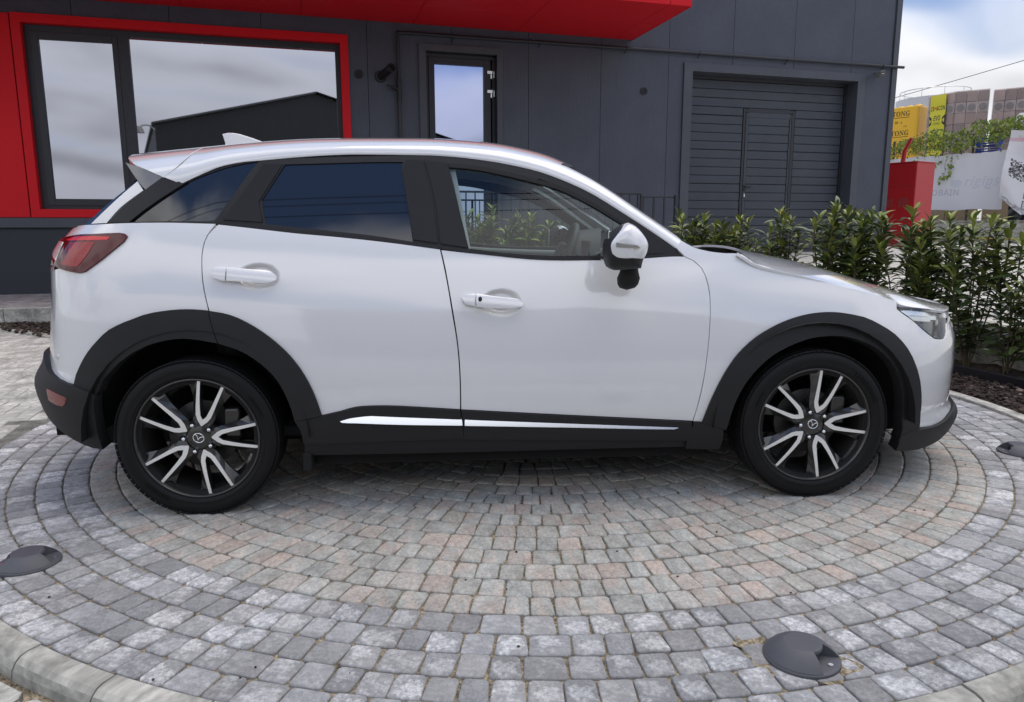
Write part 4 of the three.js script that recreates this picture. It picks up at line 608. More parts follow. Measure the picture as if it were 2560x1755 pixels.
// ---------------------------------------------------------------- the dark clad building
const BX = -6.731, BZ = -7.598, BTURN = 0.2051;
const atWall = (u, v, w) => V3(BX + u * Math.cos(BTURN) + w * Math.sin(BTURN), v, BZ - u * Math.sin(BTURN) + w * Math.cos(BTURN));
const ribTex = tex(256, 8, (u) => grey(0.5 + 0.5 * Math.sin(u * 2 * Math.PI * 10) ** 3), false);
const cladTone = tex(256, 256, (u, v) => { const k = 0.93 + tile(u, v, 5, 2, 5) * 0.10 + tile(u, v, 40, 3, 3) * 0.06; return grey(k); });
const M3 = {
  clad: std([0.060, 0.070, 0.098], 0.55, { map: withRep(cladTone, 0.4), bumpMap: withRep(ribTex, 4, 1), bumpScale: 0.0016 }),
  cladFlat: std([0.064, 0.072, 0.090], 0.48, { map: withRep(cladTone, 0.4) }),
  frame: std([0.018, 0.020, 0.027], 0.45),
  slat: std([0.044, 0.053, 0.070], 0.5, { map: withRep(cladTone, 0.5), bumpMap: withRep(grainTex, 9), bumpScale: 0.0006 }),
  red: phy([0.60, 0.010, 0.018], 0.5, { specularIntensity: 0.35 }),
  mirror: phy([0.46, 0.475, 0.54], 0.015, { metalness: 1 }),
  mirrorBlue: phy([0.47, 0.52, 0.74], 0.015, { metalness: 1 }),
  steel: phy([0.72, 0.72, 0.70], 0.32, { metalness: 1 }),
  plinth: std([0.036, 0.040, 0.050], 0.8, { bumpMap: withRep(bumpTex, 3), bumpScale: 0.002 }),
};
{
  const b = thing('building', 'dark grey metal-clad building with red canopy, red-framed window and sectional garage door', 'building', [BX, 0, BZ], BTURN);
  const holes = [[0.22, 4.90, 1.32, 4.18], [6.14, 7.36, 0.20, 4.03], [11.05, 14.67, 0.3, 3.97], [-6, 0.21, 1.32, 4.17]];
  const rectsMinus = (r) => { let list = [r]; for (const h of holes) list = list.flatMap(([a, c, d, e]) => { if (h[0] >= c || h[1] <= a || h[2] >= e || h[3] <= d) return [[a, c, d, e]]; const o = []; if (h[0] > a) o.push([a, h[0], d, e]); if (h[1] < c) o.push([h[1], c, d, e]); const x0 = Math.max(a, h[0]), x1 = Math.min(c, h[1]); if (h[2] > d) o.push([x0, x1, d, h[2]]); if (h[3] < e) o.push([x0, x1, h[3], e]); return o; }); return list; };
  const seams = [-6, -4.2, -2.9, -1.6, -0.3, 1.0, 2.3, 3.6, 5.2, 6.58, 7.92, 9.255, 10.57, 11.88, 13.195, 14.50, 15.44];
  for (let i = 0; i < seams.length - 1; i++) for (const [v0, v1] of [[1.17, 8.5]]) {
    const parts = rectsMinus([seams[i] + 0.004, seams[i + 1] - 0.004, v0, v1]).map(([a, c, d, e]) => span(a, c, d, e, -0.10, 0));
    for (const q of parts) mesh('wall_panel', q, M3.clad, b);
  }
  for (let i = 5; i < seams.length - 1; i++) { const p = rectsMinus([seams[i] + 0.004, seams[i + 1] - 0.004, 0.1, 1.17]).filter(([a]) => a >= 4.9).map(([a, c, d, e]) => span(a, c, d, e, -0.10, 0)); for (const q of p) mesh('wall_panel', q, M3.clad, b); }
  mesh('plinth', span(-6, 4.9, 0.05, 1.165, -0.10, -0.012), M3.plinth, b);
  mesh('plinth_trim', merge([rspan(-6, 4.9, 1.175, 1.318, -0.02, 0.035, 0.004)]), M3.cladFlat, b);
  mesh('wall_core', merge([span(-6, 15.4, 0, 8.4, -10, -0.32), span(-6, 15.45, 8.4, 8.55, -10, 0.02)]), M3.frame, b);
  mesh('corner_trim', merge([rspan(15.465, 15.585, 0.1, 8.5, -0.10, 0.03, 0.006), span(15.44, 15.465, 0.1, 8.5, -0.1, -0.012), span(15.44, 15.56, 0.1, 8.5, -10, -0.105)]), M3.cladFlat, b);
  for (const [u0, u1] of [[-1.9, 0.205], [-4.0, -1.91], [-6, -4.01]]) mesh('red_panel', rspan(u0, u1, 1.325, 4.17, -0.08, 0.03, 0.004), M3.red, b);
  // window
  const w = new THREE.Group(); w.name = 'window'; b.add(w);
  const O = [0.225, 4.90, 1.325, 4.18], I = [0.345, 4.775, 1.445, 4.055];
  const mitre = (pts, z0, z1) => { const s = new THREE.Shape(pts.map(([x, y]) => new THREE.Vector2(x, y))), g = new THREE.ExtrudeGeometry(s, { depth: z1 - z0, bevelEnabled: false }); g.translate(0, 0, z0); return metricUV(g); };
  const surround = (o, i, z0, z1) => [[[o[0], o[2]], [o[1], o[2]], [i[1], i[2]], [i[0], i[2]]], [[o[1], o[2]], [o[1], o[3]], [i[1], i[3]], [i[1], i[2]]], [[o[1], o[3]], [o[0], o[3]], [i[0], i[3]], [i[1], i[3]]], [[o[0], o[3]], [o[0], o[2]], [i[0], i[2]], [i[0], i[3]]]].map((p) => mitre(p, z0, z1));
  for (const g of surround(O, I, -0.14, 0.045)) mesh('surround', g, M3.red, w);
  mesh('window_frame', merge([span(0.345, 0.43, 1.445, 4.055, -0.15, -0.065), span(4.70, 4.775, 1.445, 4.055, -0.15, -0.065), span(0.43, 4.70, 3.965, 4.055, -0.15, -0.066), span(0.43, 4.70, 1.445, 1.50, -0.15, -0.066), span(1.50, 1.71, 1.50, 3.965, -0.15, -0.062)]), M3.frame, w);
  mesh('sash', merge([rspan(0.43, 0.525, 1.50, 3.965, -0.13, -0.05, 0.004), rspan(1.485, 1.56, 1.50, 3.965, -0.13, -0.05, 0.004), rspan(0.525, 1.485, 3.86, 3.965, -0.13, -0.051, 0.004), rspan(0.525, 1.485, 1.50, 1.60, -0.13, -0.051, 0.004)]), M3.frame, w);
  mesh('pane', span(0.52, 1.49, 1.59, 3.87, -0.10, -0.085), M3.mirror, w);
  mesh('pane', span(1.705, 4.705, 1.495, 3.97, -0.12, -0.105), M3.mirror, w);
  // canopy
  const c = new THREE.Group(); c.name = 'canopy'; b.add(c);
  const CU = [-6, -4.4, -2.7, -1.0, 0.75, 2.5, 4.2, 5.95, 7.7, 9.48, 9.84];
  for (let i = 0; i < CU.length - 1; i++) { mesh('soffit_panel', merge([rspan(CU[i] + 0.003, CU[i + 1] - 0.003, 4.425, 4.445, 0.005, 1.03, 0.003), rspan(CU[i] + 0.003, CU[i + 1] - 0.003, 4.425, 4.445, 1.036, 2.05, 0.003)]), M3.red, c); mesh('fascia_panel', rspan(CU[i] + 0.003, CU[i + 1] - 0.003, 4.42, 5.6, 2.05, 2.075, 0.004), M3.red, c); }
  mesh('fascia_panel', rspan(9.82, 9.845, 4.42, 5.6, 0.0, 2.05, 0.004), M3.red, c);
  mesh('canopy_core', span(-6, 9.81, 4.447, 5.58, 0.004, 2.045), M3.frame, c);
  { const g = new THREE.CylinderGeometry(0.05, 0.05, 0.012, 20); g.translate(4.95, 4.420, 1.25); mesh('downlight', g, M3.steel, c); }
  // glazed door
  const d = new THREE.Group(); d.name = 'door'; b.add(d);
  for (const g of surround([6.03, 7.45, 0.2, 4.13], [6.145, 7.355, 0.2, 4.025], -0.02, 0.035).filter((_, i) => i)) mesh('door_trim', g, M3.cladFlat, d);
  mesh('door_reveal', merge([span(6.10, 6.147, 0.2, 4.027, -0.3, -0.02), span(7.353, 7.40, 0.2, 4.027, -0.3, -0.02), span(6.147, 7.353, 4.023, 4.06, -0.3, -0.02)]), M3.frame, d);
  mesh('door_frame', merge([span(6.147, 6.20, 0.2, 4.02, -0.2, -0.1), span(7.30, 7.353, 0.2, 4.02, -0.2, -0.1), span(6.2, 7.3, 3.96, 4.02, -0.2, -0.101)]), M3.frame, d);
  mesh('door_leaf', merge([rspan(6.205, 6.305, 0.21, 3.955, -0.17, -0.085, 0.004), rspan(7.155, 7.27, 0.21, 3.955, -0.17, -0.085, 0.004), rspan(6.305, 7.155, 3.855, 3.955, -0.17, -0.086, 0.004), rspan(6.305, 7.155, 0.21, 0.42, -0.17, -0.086, 0.004)]), M3.frame, d);
  mesh('pane', span(6.30, 7.16, 0.41, 3.86, -0.15, -0.135), M3.mirrorBlue, d);
  for (const v of [3.73, 3.42]) mesh('hinge', merge([rspan(7.205, 7.30, v, v + 0.055, -0.09, -0.06, 0.006), rspan(7.262, 7.292, v - 0.075, v, -0.088, -0.065, 0.006), rspan(7.315, 7.335, v - 0.06, v + 0.05, -0.1, -0.07, 0.004)]), M3.steel, d);
  // sectional garage door
  const g = new THREE.Group(); g.name = 'garage_door'; b.add(g);
  for (const s of surround([10.87, 14.84, 0.3, 4.11], [11.045, 14.665, 0.3, 3.965], -0.02, 0.035).filter((_, i) => i)) mesh('door_trim', s, M3.cladFlat, g);
  mesh('door_reveal', merge([span(11.0, 11.047, 0.3, 3.968, -0.32, -0.02), span(14.663, 14.71, 0.3, 3.968, -0.32, -0.02), span(11.047, 14.663, 3.962, 4.0, -0.32, -0.02)]), M3.cladFlat, g);
  mesh('door_track', merge([span(14.60, 14.663, 0.3, 3.962, -0.315, -0.25), span(11.047, 14.6, 3.90, 3.962, -0.315, -0.252)]), M3.frame, g);
  mesh('door_backing', span(11.047, 14.6, 0.3, 3.90, -0.318, -0.30), M3.frame, g);
  let v = 3.895, row = 0;
  while (v > 0.45) {
    const h = 0.1595, v0 = v - h + 0.006, parts = v0 > 3.37 ? [[11.05, 14.595]] : [[11.05, 12.325], [12.455, 13.375], [13.50, 14.595]], cut = row % 4 === 3 ? 0.006 : 0;
    for (const [a, e] of parts) mesh('slat', rspan(a, e, v0 + cut, v, -0.30, -0.268, 0.011), M3.slat, g);
    v -= h; row++;
  }
  mesh('wicket_frame', merge([rspan(12.335, 12.385, 0.4, 3.40, -0.30, -0.262, 0.004), rspan(13.43, 13.49, 0.4, 3.40, -0.30, -0.262, 0.004), rspan(12.385, 13.43, 3.345, 3.40, -0.30, -0.263, 0.004)]), M3.frame, g);
  mesh('wicket_rail', merge([rspan(12.395, 12.45, 0.4, 3.335, -0.30, -0.26, 0.004), rspan(13.38, 13.42, 0.4, 3.335, -0.30, -0.26, 0.004), rspan(12.45, 13.38, 3.245, 3.335, -0.30, -0.261, 0.004)]), M3.slat, g);
  for (const y of [3.16, 2.72, 2.28, 1.84]) mesh('hinge', rspan(13.412, 13.432, y, y + 0.15, -0.27, -0.252, 0.003), M3.frame, g);
  mesh('handle', merge([rspan(12.41, 12.45, 1.85, 1.97, -0.262, -0.25, 0.004), rspan(12.42, 12.57, 1.925, 1.945, -0.245, -0.225, 0.006)]), M2.blackPlastic, g);
  mesh('keyhole', rspan(12.418, 12.442, 1.74, 1.80, -0.262, -0.25, 0.004), M3.steel, g);
  // things fixed to the wall
  const pipe = thing('gas_pipe', 'long dark pipe along the wall above the doors, dropping left of the glazed door', 'pipe', [BX, 0, BZ], BTURN);
  mesh('pipe', tube([V3(5.69, 0.3, 0.06), V3(5.69, 2.0, 0.06), V3(5.69, 4.1, 0.06), V3(5.70, 4.22, 0.06), V3(5.80, 4.265, 0.06), V3(7, 4.265, 0.06), V3(12, 4.27, 0.06), V3(15.70, 4.275, 0.06)], 0.027, 120, 10), M3.frame, pipe);
  mesh('valve', merge([rod(V3(5.69, 3.2, 0.06), V3(5.69, 3.55, 0.06), 0.04, 8), rod(V3(5.69, 3.38, 0.06), V3(5.56, 3.42, 0.10), 0.022, 8), rbox(0.14, 0.03, 0.03, 5.55, 3.43, 0.11, 0.01)]), M2.blackPlastic, pipe);
  for (const u of [6.6, 8.1, 9.7, 11.15, 13.0, 15.2]) { const t = new THREE.TorusGeometry(0.03, 0.008, 6, 14); t.rotateY(Math.PI / 2); t.translate(u, 4.27, 0.06); mesh('bracket', merge([t, rod(V3(u, 4.24, 0.06), V3(u, 4.19, 0.0), 0.007, 6)]), M3.frame, pipe); }
  for (const [u, y, r, lab] of [[5.055, 3.60, 0.062, 'round dark wall vent between the red window surround and the flue'], [10.09, 3.575, 0.06, 'round dark wall vent on the cladding left of the garage door']]) {
    const p = atWall(u, y, 0), t = thing('air_vent', lab, 'vent', [p.x, p.y, p.z], BTURN);
    const ring = new THREE.TorusGeometry(r, 0.011, 8, 28); ring.translate(0, 0, 0.008); mesh('rim', ring, M3.frame, t);
    const disc = new THREE.CylinderGeometry(r, r, 0.01, 24); disc.rotateX(Math.PI / 2); mesh('backing', disc, M2.blackPlastic, t);
    for (let i = -3; i <= 3; i++) { const hw = Math.sqrt(r * r - (i * 0.016) ** 2) - 0.004, s = rbox(hw * 2, 0.007, 0.012, 0, i * 0.016, 0.010, 0.002); mesh('louvre', s, M3.frame, t); }
  }
  { const p = atWall(5.40, 3.58, 0), t = thing('flue_pipe', 'black flue pipe poking out of the wall left of the glazed door', 'flue', [p.x, p.y, p.z], BTURN); const fl = new THREE.CylinderGeometry(0.085, 0.095, 0.03, 24); fl.rotateX(Math.PI / 2); fl.translate(0, 0, 0.012); mesh('flange', fl, M2.blackPlastic, t); mesh('pipe', rod(V3(0, 0, 0), V3(0.13, 0.075, 0.30), 0.062, 20), M2.blackPlastic, t); const cap = []; for (let i = 0; i < 4; i++) { const k = 1 + i * 0.05; const to = new THREE.TorusGeometry(0.062, 0.008, 6, 18); to.lookAt(V3(0.13, 0.075, 0.30)); to.translate(0.13 * k, 0.075 * k, 0.30 * k); cap.push(to); } mesh('cowl', merge(cap), M2.blackPlastic, t); }
  { const p = atWall(15.02, 4.08, 0), t = thing('security_camera', 'small grey box camera under the pipe at the right building corner', 'camera', [p.x, p.y, p.z], BTURN); const body = new THREE.Group(); mesh('bracket', rod(V3(0.06, 0.06, 0), V3(0.04, 0.03, 0.12), 0.018, 8), M3.frame, t); const g1 = rbox(0.095, 0.095, 0.26, 0, 0, 0, 0.012); g1.rotateY(-0.35); g1.translate(-0.01, 0, 0.20); mesh('housing', g1, std([0.16, 0.16, 0.155], 0.5), t); const g2 = rbox(0.078, 0.075, 0.012, 0, 0, 0.133, 0.008); g2.rotateY(-0.35); g2.translate(-0.01, 0, 0.20); mesh('window', g2, M.blackGloss, t); const g3 = rbox(0.045, 0.008, 0.004, 0, -0.014, 0.141, 0.002); g3.rotateY(-0.35); g3.translate(-0.01, 0, 0.20); mesh('lens', g3, M3.steel, t); }
  { // railing in front of the glazed door
    const t = thing('railing', 'black metal railing with upright bars in front of the dark wall', 'railing', [BX, 0, BZ], BTURN), m = M3.frame;
    mesh('handrail', merge([rspan(5.3, 9.36, 1.68, 1.71, 1.48, 1.52, 0.006), rspan(9.38, 9.98, 1.63, 1.66, 1.48, 1.52, 0.006)]), m, t); mesh('lower_rail', rspan(5.3, 9.98, 0.70, 0.73, 1.485, 1.515, 0.006), m, t);
    for (let u = 5.32; u < 9.36; u += 0.142) mesh('bar', rspan(u, u + 0.018, 0.731, 1.679, 1.491, 1.509, 0.003), m, t);
    for (let u = 9.39; u < 9.99; u += 0.19) mesh('bar', rspan(u, u + 0.032, 0.731, 1.629, 1.491, 1.509, 0.003), m, t);
    for (const u of [5.3, 7.3, 9.33, 9.95]) mesh('post', rspan(u, u + 0.04, 0.1, 1.679, 1.525, 1.56, 0.004), m, t);
  }
  // raised pavement along the wall
  const walk = struct('sidewalk');
  const at = (geo) => { geo.rotateY(BTURN); geo.translate(BX, 0, BZ); return geo; };
  mesh('joint_sand', at(span(-2.5, 4.2, 0, 0.186, -0.01, 2.18)), std([0.30, 0.29, 0.27], 1), walk);
  const list = []; const c0 = Math.cos(BTURN), s0 = Math.sin(BTURN);
  for (let j = 0; j < 7; j++) for (let i = -14; i < 24; i++) { const off = (j % 2) * 0.1, u0 = i * 0.2 + off - 1, w0 = 0.02 + j * 0.305, q = [[u0 + 0.003, w0], [u0 + 0.003, w0 + 0.299], [u0 + 0.197, w0 + 0.299], [u0 + 0.197, w0]].map(([a, e]) => [BX + a * c0 + e * s0, BZ - a * s0 + e * c0]); const k = 0.66 + rnd() * 0.14; if (u0 < 4 && u0 > -2.4) list.push(stone(q, 0.192 + jig(0.001), [0, 3, 5, 10, 12][Math.floor(rnd() * 5)], [k, k * 0.99, k * 0.97], 0.04, 0.004, 0.004)); }
  list.forEach((s) => metricUV(s.g)); lay(walk, list, 'paver', 300, paleStone);
  const k2 = struct('kerb'); for (let u = -2.5; u < 4; u += 1.0) mesh('kerb_stone', at(rspan(u + 0.002, u + 0.998, -0.1, 0.198, 2.18, 2.30, 0.012)), M2.concrete, k2);
}
// ---------------------------------------------------------------- recessed ground spotlights
function groundLight(x, z, turn, label, single) {
  const t = thing('ground_light', label, 'light fitting', [x, 0.002, z], turn, 'ground lights set in the dark paving ring'), m = std([0.075, 0.077, 0.088], 0.5, { bumpMap: withRep(grainTex, 20), bumpScale: 0.0003 });
  const L = (pr, a0, a1, n = 24) => new THREE.LatheGeometry(pr.map(([r, y]) => new THREE.Vector2(r, y)), n, a0, a1);
  mesh('base_plate', L([[0.0, 0.010], [0.090, 0.010], [0.0985, 0.008], [0.1005, 0.004], [0.1005, -0.01]], 0, 2 * Math.PI, 48), m, t);
  const pr = [[0.0, 0.0455], [0.044, 0.0455], [0.051, 0.0445], [0.066, 0.0375], [0.084, 0.0235], [0.0965, 0.010]], half = 0.58;
  const dome = [...(single ? [L(pr, half, 2 * Math.PI - 2 * half, 48)] : [L(pr, half, Math.PI - 2 * half), L(pr, Math.PI + half, Math.PI - 2 * half)]), L([[0.0, 0.0452], [0.045, 0.0452], [0.051, 0.0444], [0.051, 0.036]], 0, 2 * Math.PI, 40)];
  for (const a of single ? [half, -half] : [half, Math.PI - half, Math.PI + half, -half]) { const s = new THREE.Shape([[0.03, 0.009], [0.0965, 0.010], [0.084, 0.0235], [0.066, 0.0375], [0.051, 0.0445], [0.03, 0.0445]].map(([r, y]) => new THREE.Vector2(r, y))), g = new THREE.ShapeGeometry(s); g.rotateY(a - Math.PI / 2); dome.push(g); }
  mesh('dome', merge(dome), m, t);
  mesh('lamp_window', L([[0.046, 0.0095], [0.046, 0.0365]], 0, 2 * Math.PI, 30), M.blackGloss, t);
  for (const a of single ? [0] : [0, Math.PI]) { const c = new THREE.CylinderGeometry(0.0065, 0.0065, 0.003, 12); c.translate(0.078 * Math.sin(a), 0.0115, 0.078 * Math.cos(a)); mesh('screw', c, M3.steel, t); }
}
for (const [x, z, r0] of [[0.69, 2.03, 0.17], [0.62, 1.99, 0.15], [0.93, 2.30, 0.07]]) { // spilt sand round the fitting
  const g = new THREE.CircleGeometry(1, 40), q = g.attributes.position; for (let i = 1; i < q.count; i++) { const a = Math.atan2(q.getY(i), q.getX(i)), r = r0 * (0.62 + 0.9 * fbm(Math.cos(a) * 1.7 + x * 9, Math.sin(a) * 1.7, z, 3)); q.setXY(i, r * Math.cos(a), r * Math.sin(a)); } g.rotateX(-Math.PI / 2); g.translate(x, -0.0005, z); const m = mesh(numbered('spilt_sand'), metricUV(g), M2.sand); m.userData = { kind: 'stuff', label: 'pale sand spilt in the joints round the lower right ground light', category: 'sand' };
}
groundLight(0.69, 2.03, 0.72, 'dark grey domed ground light in the paving at the lower right', true);
groundLight(-1.74, 1.28, 1.85, 'dark grey domed ground light at the left edge beside the rear wheel');
groundLight(2.66, 0.36, 1.35, 'dark grey domed ground light at the right edge beyond the front bumper');
// ---------------------------------------------------------------- evergreen shrubs
{
  const leafGeo = (len, wid, curl) => { const pos = [], idx = [], uv = [], n = 5; for (let i = 0; i <= n; i++) { const t = i / n, w = wid * Math.sin(Math.PI * Math.min(1, t * 0.92 + 0.06)) ** 0.8 * (i === n ? 0 : 1), y = len * t, z = -curl * t * t * len; pos.push(-w, y, z + w * 0.35, 0, y, z, w, y, z + w * 0.35); uv.push(0, t, 0.5, t, 1, t); } for (let i = 0; i < n; i++) { const a = i * 3; idx.push(a, a + 1, a + 3, a + 1, a + 4, a + 3, a + 1, a + 2, a + 4, a + 2, a + 5, a + 4); } const g = new THREE.BufferGeometry(); g.setAttribute('position', new THREE.Float32BufferAttribute(pos, 3)); g.setAttribute('uv', new THREE.Float32BufferAttribute(uv, 2)); g.setIndex(idx); g.computeVertexNormals(); return g.toNonIndexed(); };
  const LG = [leafGeo(0.14, 0.024, 0.22), leafGeo(0.12, 0.022, 0.35), leafGeo(0.105, 0.019, 0.1), leafGeo(0.155, 0.026, 0.45)];
  const lm = (r, g, b, t = 0.3) => phy([r, g, b], 0.38, { transmission: t, thickness: 0, clearcoat: 0.25, clearcoatRoughness: 0.35, side: THREE.DoubleSide });
  const old = [std([0.076, 0.112, 0.034], 0.40), std([0.105, 0.145, 0.042], 0.40), std([0.13, 0.17, 0.055], 0.42), std([0.060, 0.088, 0.036], 0.38)], young = [std([0.20, 0.25, 0.05], 0.5), std([0.26, 0.30, 0.065], 0.5)], yellow = std([0.34, 0.27, 0.03], 0.5);
  const bark = std([0.105, 0.085, 0.045], 0.9), green = std([0.10, 0.13, 0.04], 0.7), tagMat = std([0.75, 0.75, 0.72], 0.5);
  const shrub = (x, z, top, wide, stems, dense, single, label, tag) => {
    const base = 0.02, t = thing('laurel_shrub', label, 'shrub', [x, base, z], 0, undefined), wood = [], foliage = new Map(), H = top - base;
    const put = (geo, mat, p, q, s) => { if (single) { const m = mesh('leaf', geo, mat, t); m.position.copy(p); m.quaternion.copy(q); m.scale.setScalar(s); } else { const g = geo.clone(); g.applyMatrix4(new THREE.Matrix4().compose(p, q, V3(s, s, s))); if (!foliage.has(mat)) foliage.set(mat, []); foliage.get(mat).push(g); } };
    for (let k = 0; k < stems; k++) {
      const a = rr(0, 6.3), lean = k ? rr(0.25, 1) * wide : 0.15 * wide, h = k ? H * rr(0.62, 0.98) : H * 0.985, pts = [V3(rr(-0.03, 0.03), 0, rr(-0.03, 0.03)), V3(Math.cos(a) * lean * 0.5, h * 0.35, Math.sin(a) * lean * 0.5), V3(Math.cos(a) * lean * 0.85 + jig(0.03), h * 0.68, Math.sin(a) * lean * 0.85 + jig(0.03)), V3(Math.cos(a) * lean + jig(0.04), h - 0.07, Math.sin(a) * lean + jig(0.04))];
      const curve = new THREE.CatmullRomCurve3(pts); wood.push(new THREE.TubeGeometry(curve, 10, 0.006, 5));
      const n = Math.round(dense * h * rr(0.8, 1.2)); let ph = rr(0, 6.3);
      for (let i = 0; i < n; i++) {
        const f = Math.min(1, Math.pow((i + 1) / n, 0.74) * 0.93 + 0.07), p = curve.getPoint(f), tip = f > 0.93; ph += 2.4 + jig(0.3);
        const out = tip ? rr(0.25, 0.75) : rr(0.65, 1.35) + (f < 0.5 ? 0.25 : 0), dir = V3(Math.cos(ph) * Math.sin(out), Math.cos(out), Math.sin(ph) * Math.sin(out)), q = new THREE.Quaternion().setFromUnitVectors(V3(0, 1, 0), dir);
        // turn the leaf about its own axis until its face looks up
        const up = V3(0, 0, 1).applyQuaternion(q), want = V3(0, 1, 0).sub(dir.clone().multiplyScalar(dir.y)).normalize(), ang = Math.atan2(new THREE.Vector3().crossVectors(up, want).dot(dir), up.dot(want)); q.premultiply(new THREE.Quaternion().setFromAxisAngle(dir, ang + jig(0.5)));
        const reach = tip ? 0.01 : rr(0, 0.05), pp = p.clone().addScaledVector(V3(dir.x, 0.2, dir.z), reach);
        const mat = rnd() < 0.006 ? yellow : (tip && rnd() < 0.6) || (f > 0.7 && rnd() < 0.3) ? young[Math.floor(rnd() * 2)] : old[Math.floor(rnd() * 4)];
        put(LG[Math.floor(rnd() * 4)], mat, pp, q, tip ? rr(0.55, 0.95) : rr(0.75, 1.12));
      }
    }
    mesh('stem', merge(wood), bark, t);
    const all = [...foliage.values()].flat();
    if (all.length) for (const [mat, list] of foliage) { const m = mesh('foliage', merge(list), mat, t); m.userData.kind = 'stuff'; }
    if (tag) mesh('plant_tag', rbox(0.025, 0.06, 0.004, 0.05, H * 0.62, 0.08, 0.003), tagMat, t);
  };
  const rows = [ // x, z, top, width, stems, leaves per metre, each leaf its own mesh, label, white tag
    [-0.07, -4.49, 1.38, 0.26, 8, 46, 0, 'shrub seen through the front side window nearest the black door pillar'],
    [0.16, -4.50, 1.47, 0.22, 8, 46, 0, 'taller shrub seen through the front side window left of its middle', 1],
    [0.43, -4.50, 1.37, 0.24, 8, 46, 0, 'bushy shrub seen through the middle of the front side window'],
    [0.64, -4.48, 1.36, 0.22, 7, 46, 0, 'shrub seen through the front side window left of the far mirror'],
    [0.80, -4.46, 1.30, 0.22, 7, 46, 0, 'shrub seen through the side window close behind the far door mirror'],
    [2.12, -4.00, 1.38, 0.23, 7, 46, 0, 'shrub at the foot of the windscreen, leftmost of those above the bonnet'],
    [2.33, -3.87, 1.35, 0.16, 7, 46, 0, 'slim shrub above the bonnet left of the garage wicket door'],
    [2.49, -3.77, 1.23, 0.16, 6, 46, 0, 'shortest shrub above the bonnet in front of the garage door'],
    [2.69, -3.60, 1.32, 0.20, 8, 46, 0, 'shrub above the bonnet under the handle of the wicket door'],
    [2.95, -3.36, 1.40, 0.20, 8, 46, 0, 'shrub with one tall shoot above the bonnet, right end of the left group'],
    [3.36, -2.88, 1.44, 0.27, 12, 52, 1, 'tall shrub in front of the right edge of the garage opening'],
    [3.52, -2.64, 1.35, 0.28, 12, 52, 1, 'leafy shrub in front of the building corner', 1],
    [3.70, -2.30, 1.38, 0.27, 10, 52, 1, 'broad dense shrub in front of the red cabinet', 1],
    [3.80, -2.05, 1.31, 0.25, 9, 52, 1, 'dense shrub just right of the red cabinet'],
    [3.90, -1.76, 1.30, 0.25, 9, 52, 1, 'shrub rising behind the headlamp in front of the white banner'],
    [4.00, -1.45, 1.12, 0.25, 8, 52, 1, 'lower shrub close to the right edge with leaves over the concrete wall'],
    [4.06, -1.12, 1.16, 0.21, 8, 52, 1, 'shrub cut off by the right edge of the view'],
  ];
  for (const r of rows) shrub(...r);
}
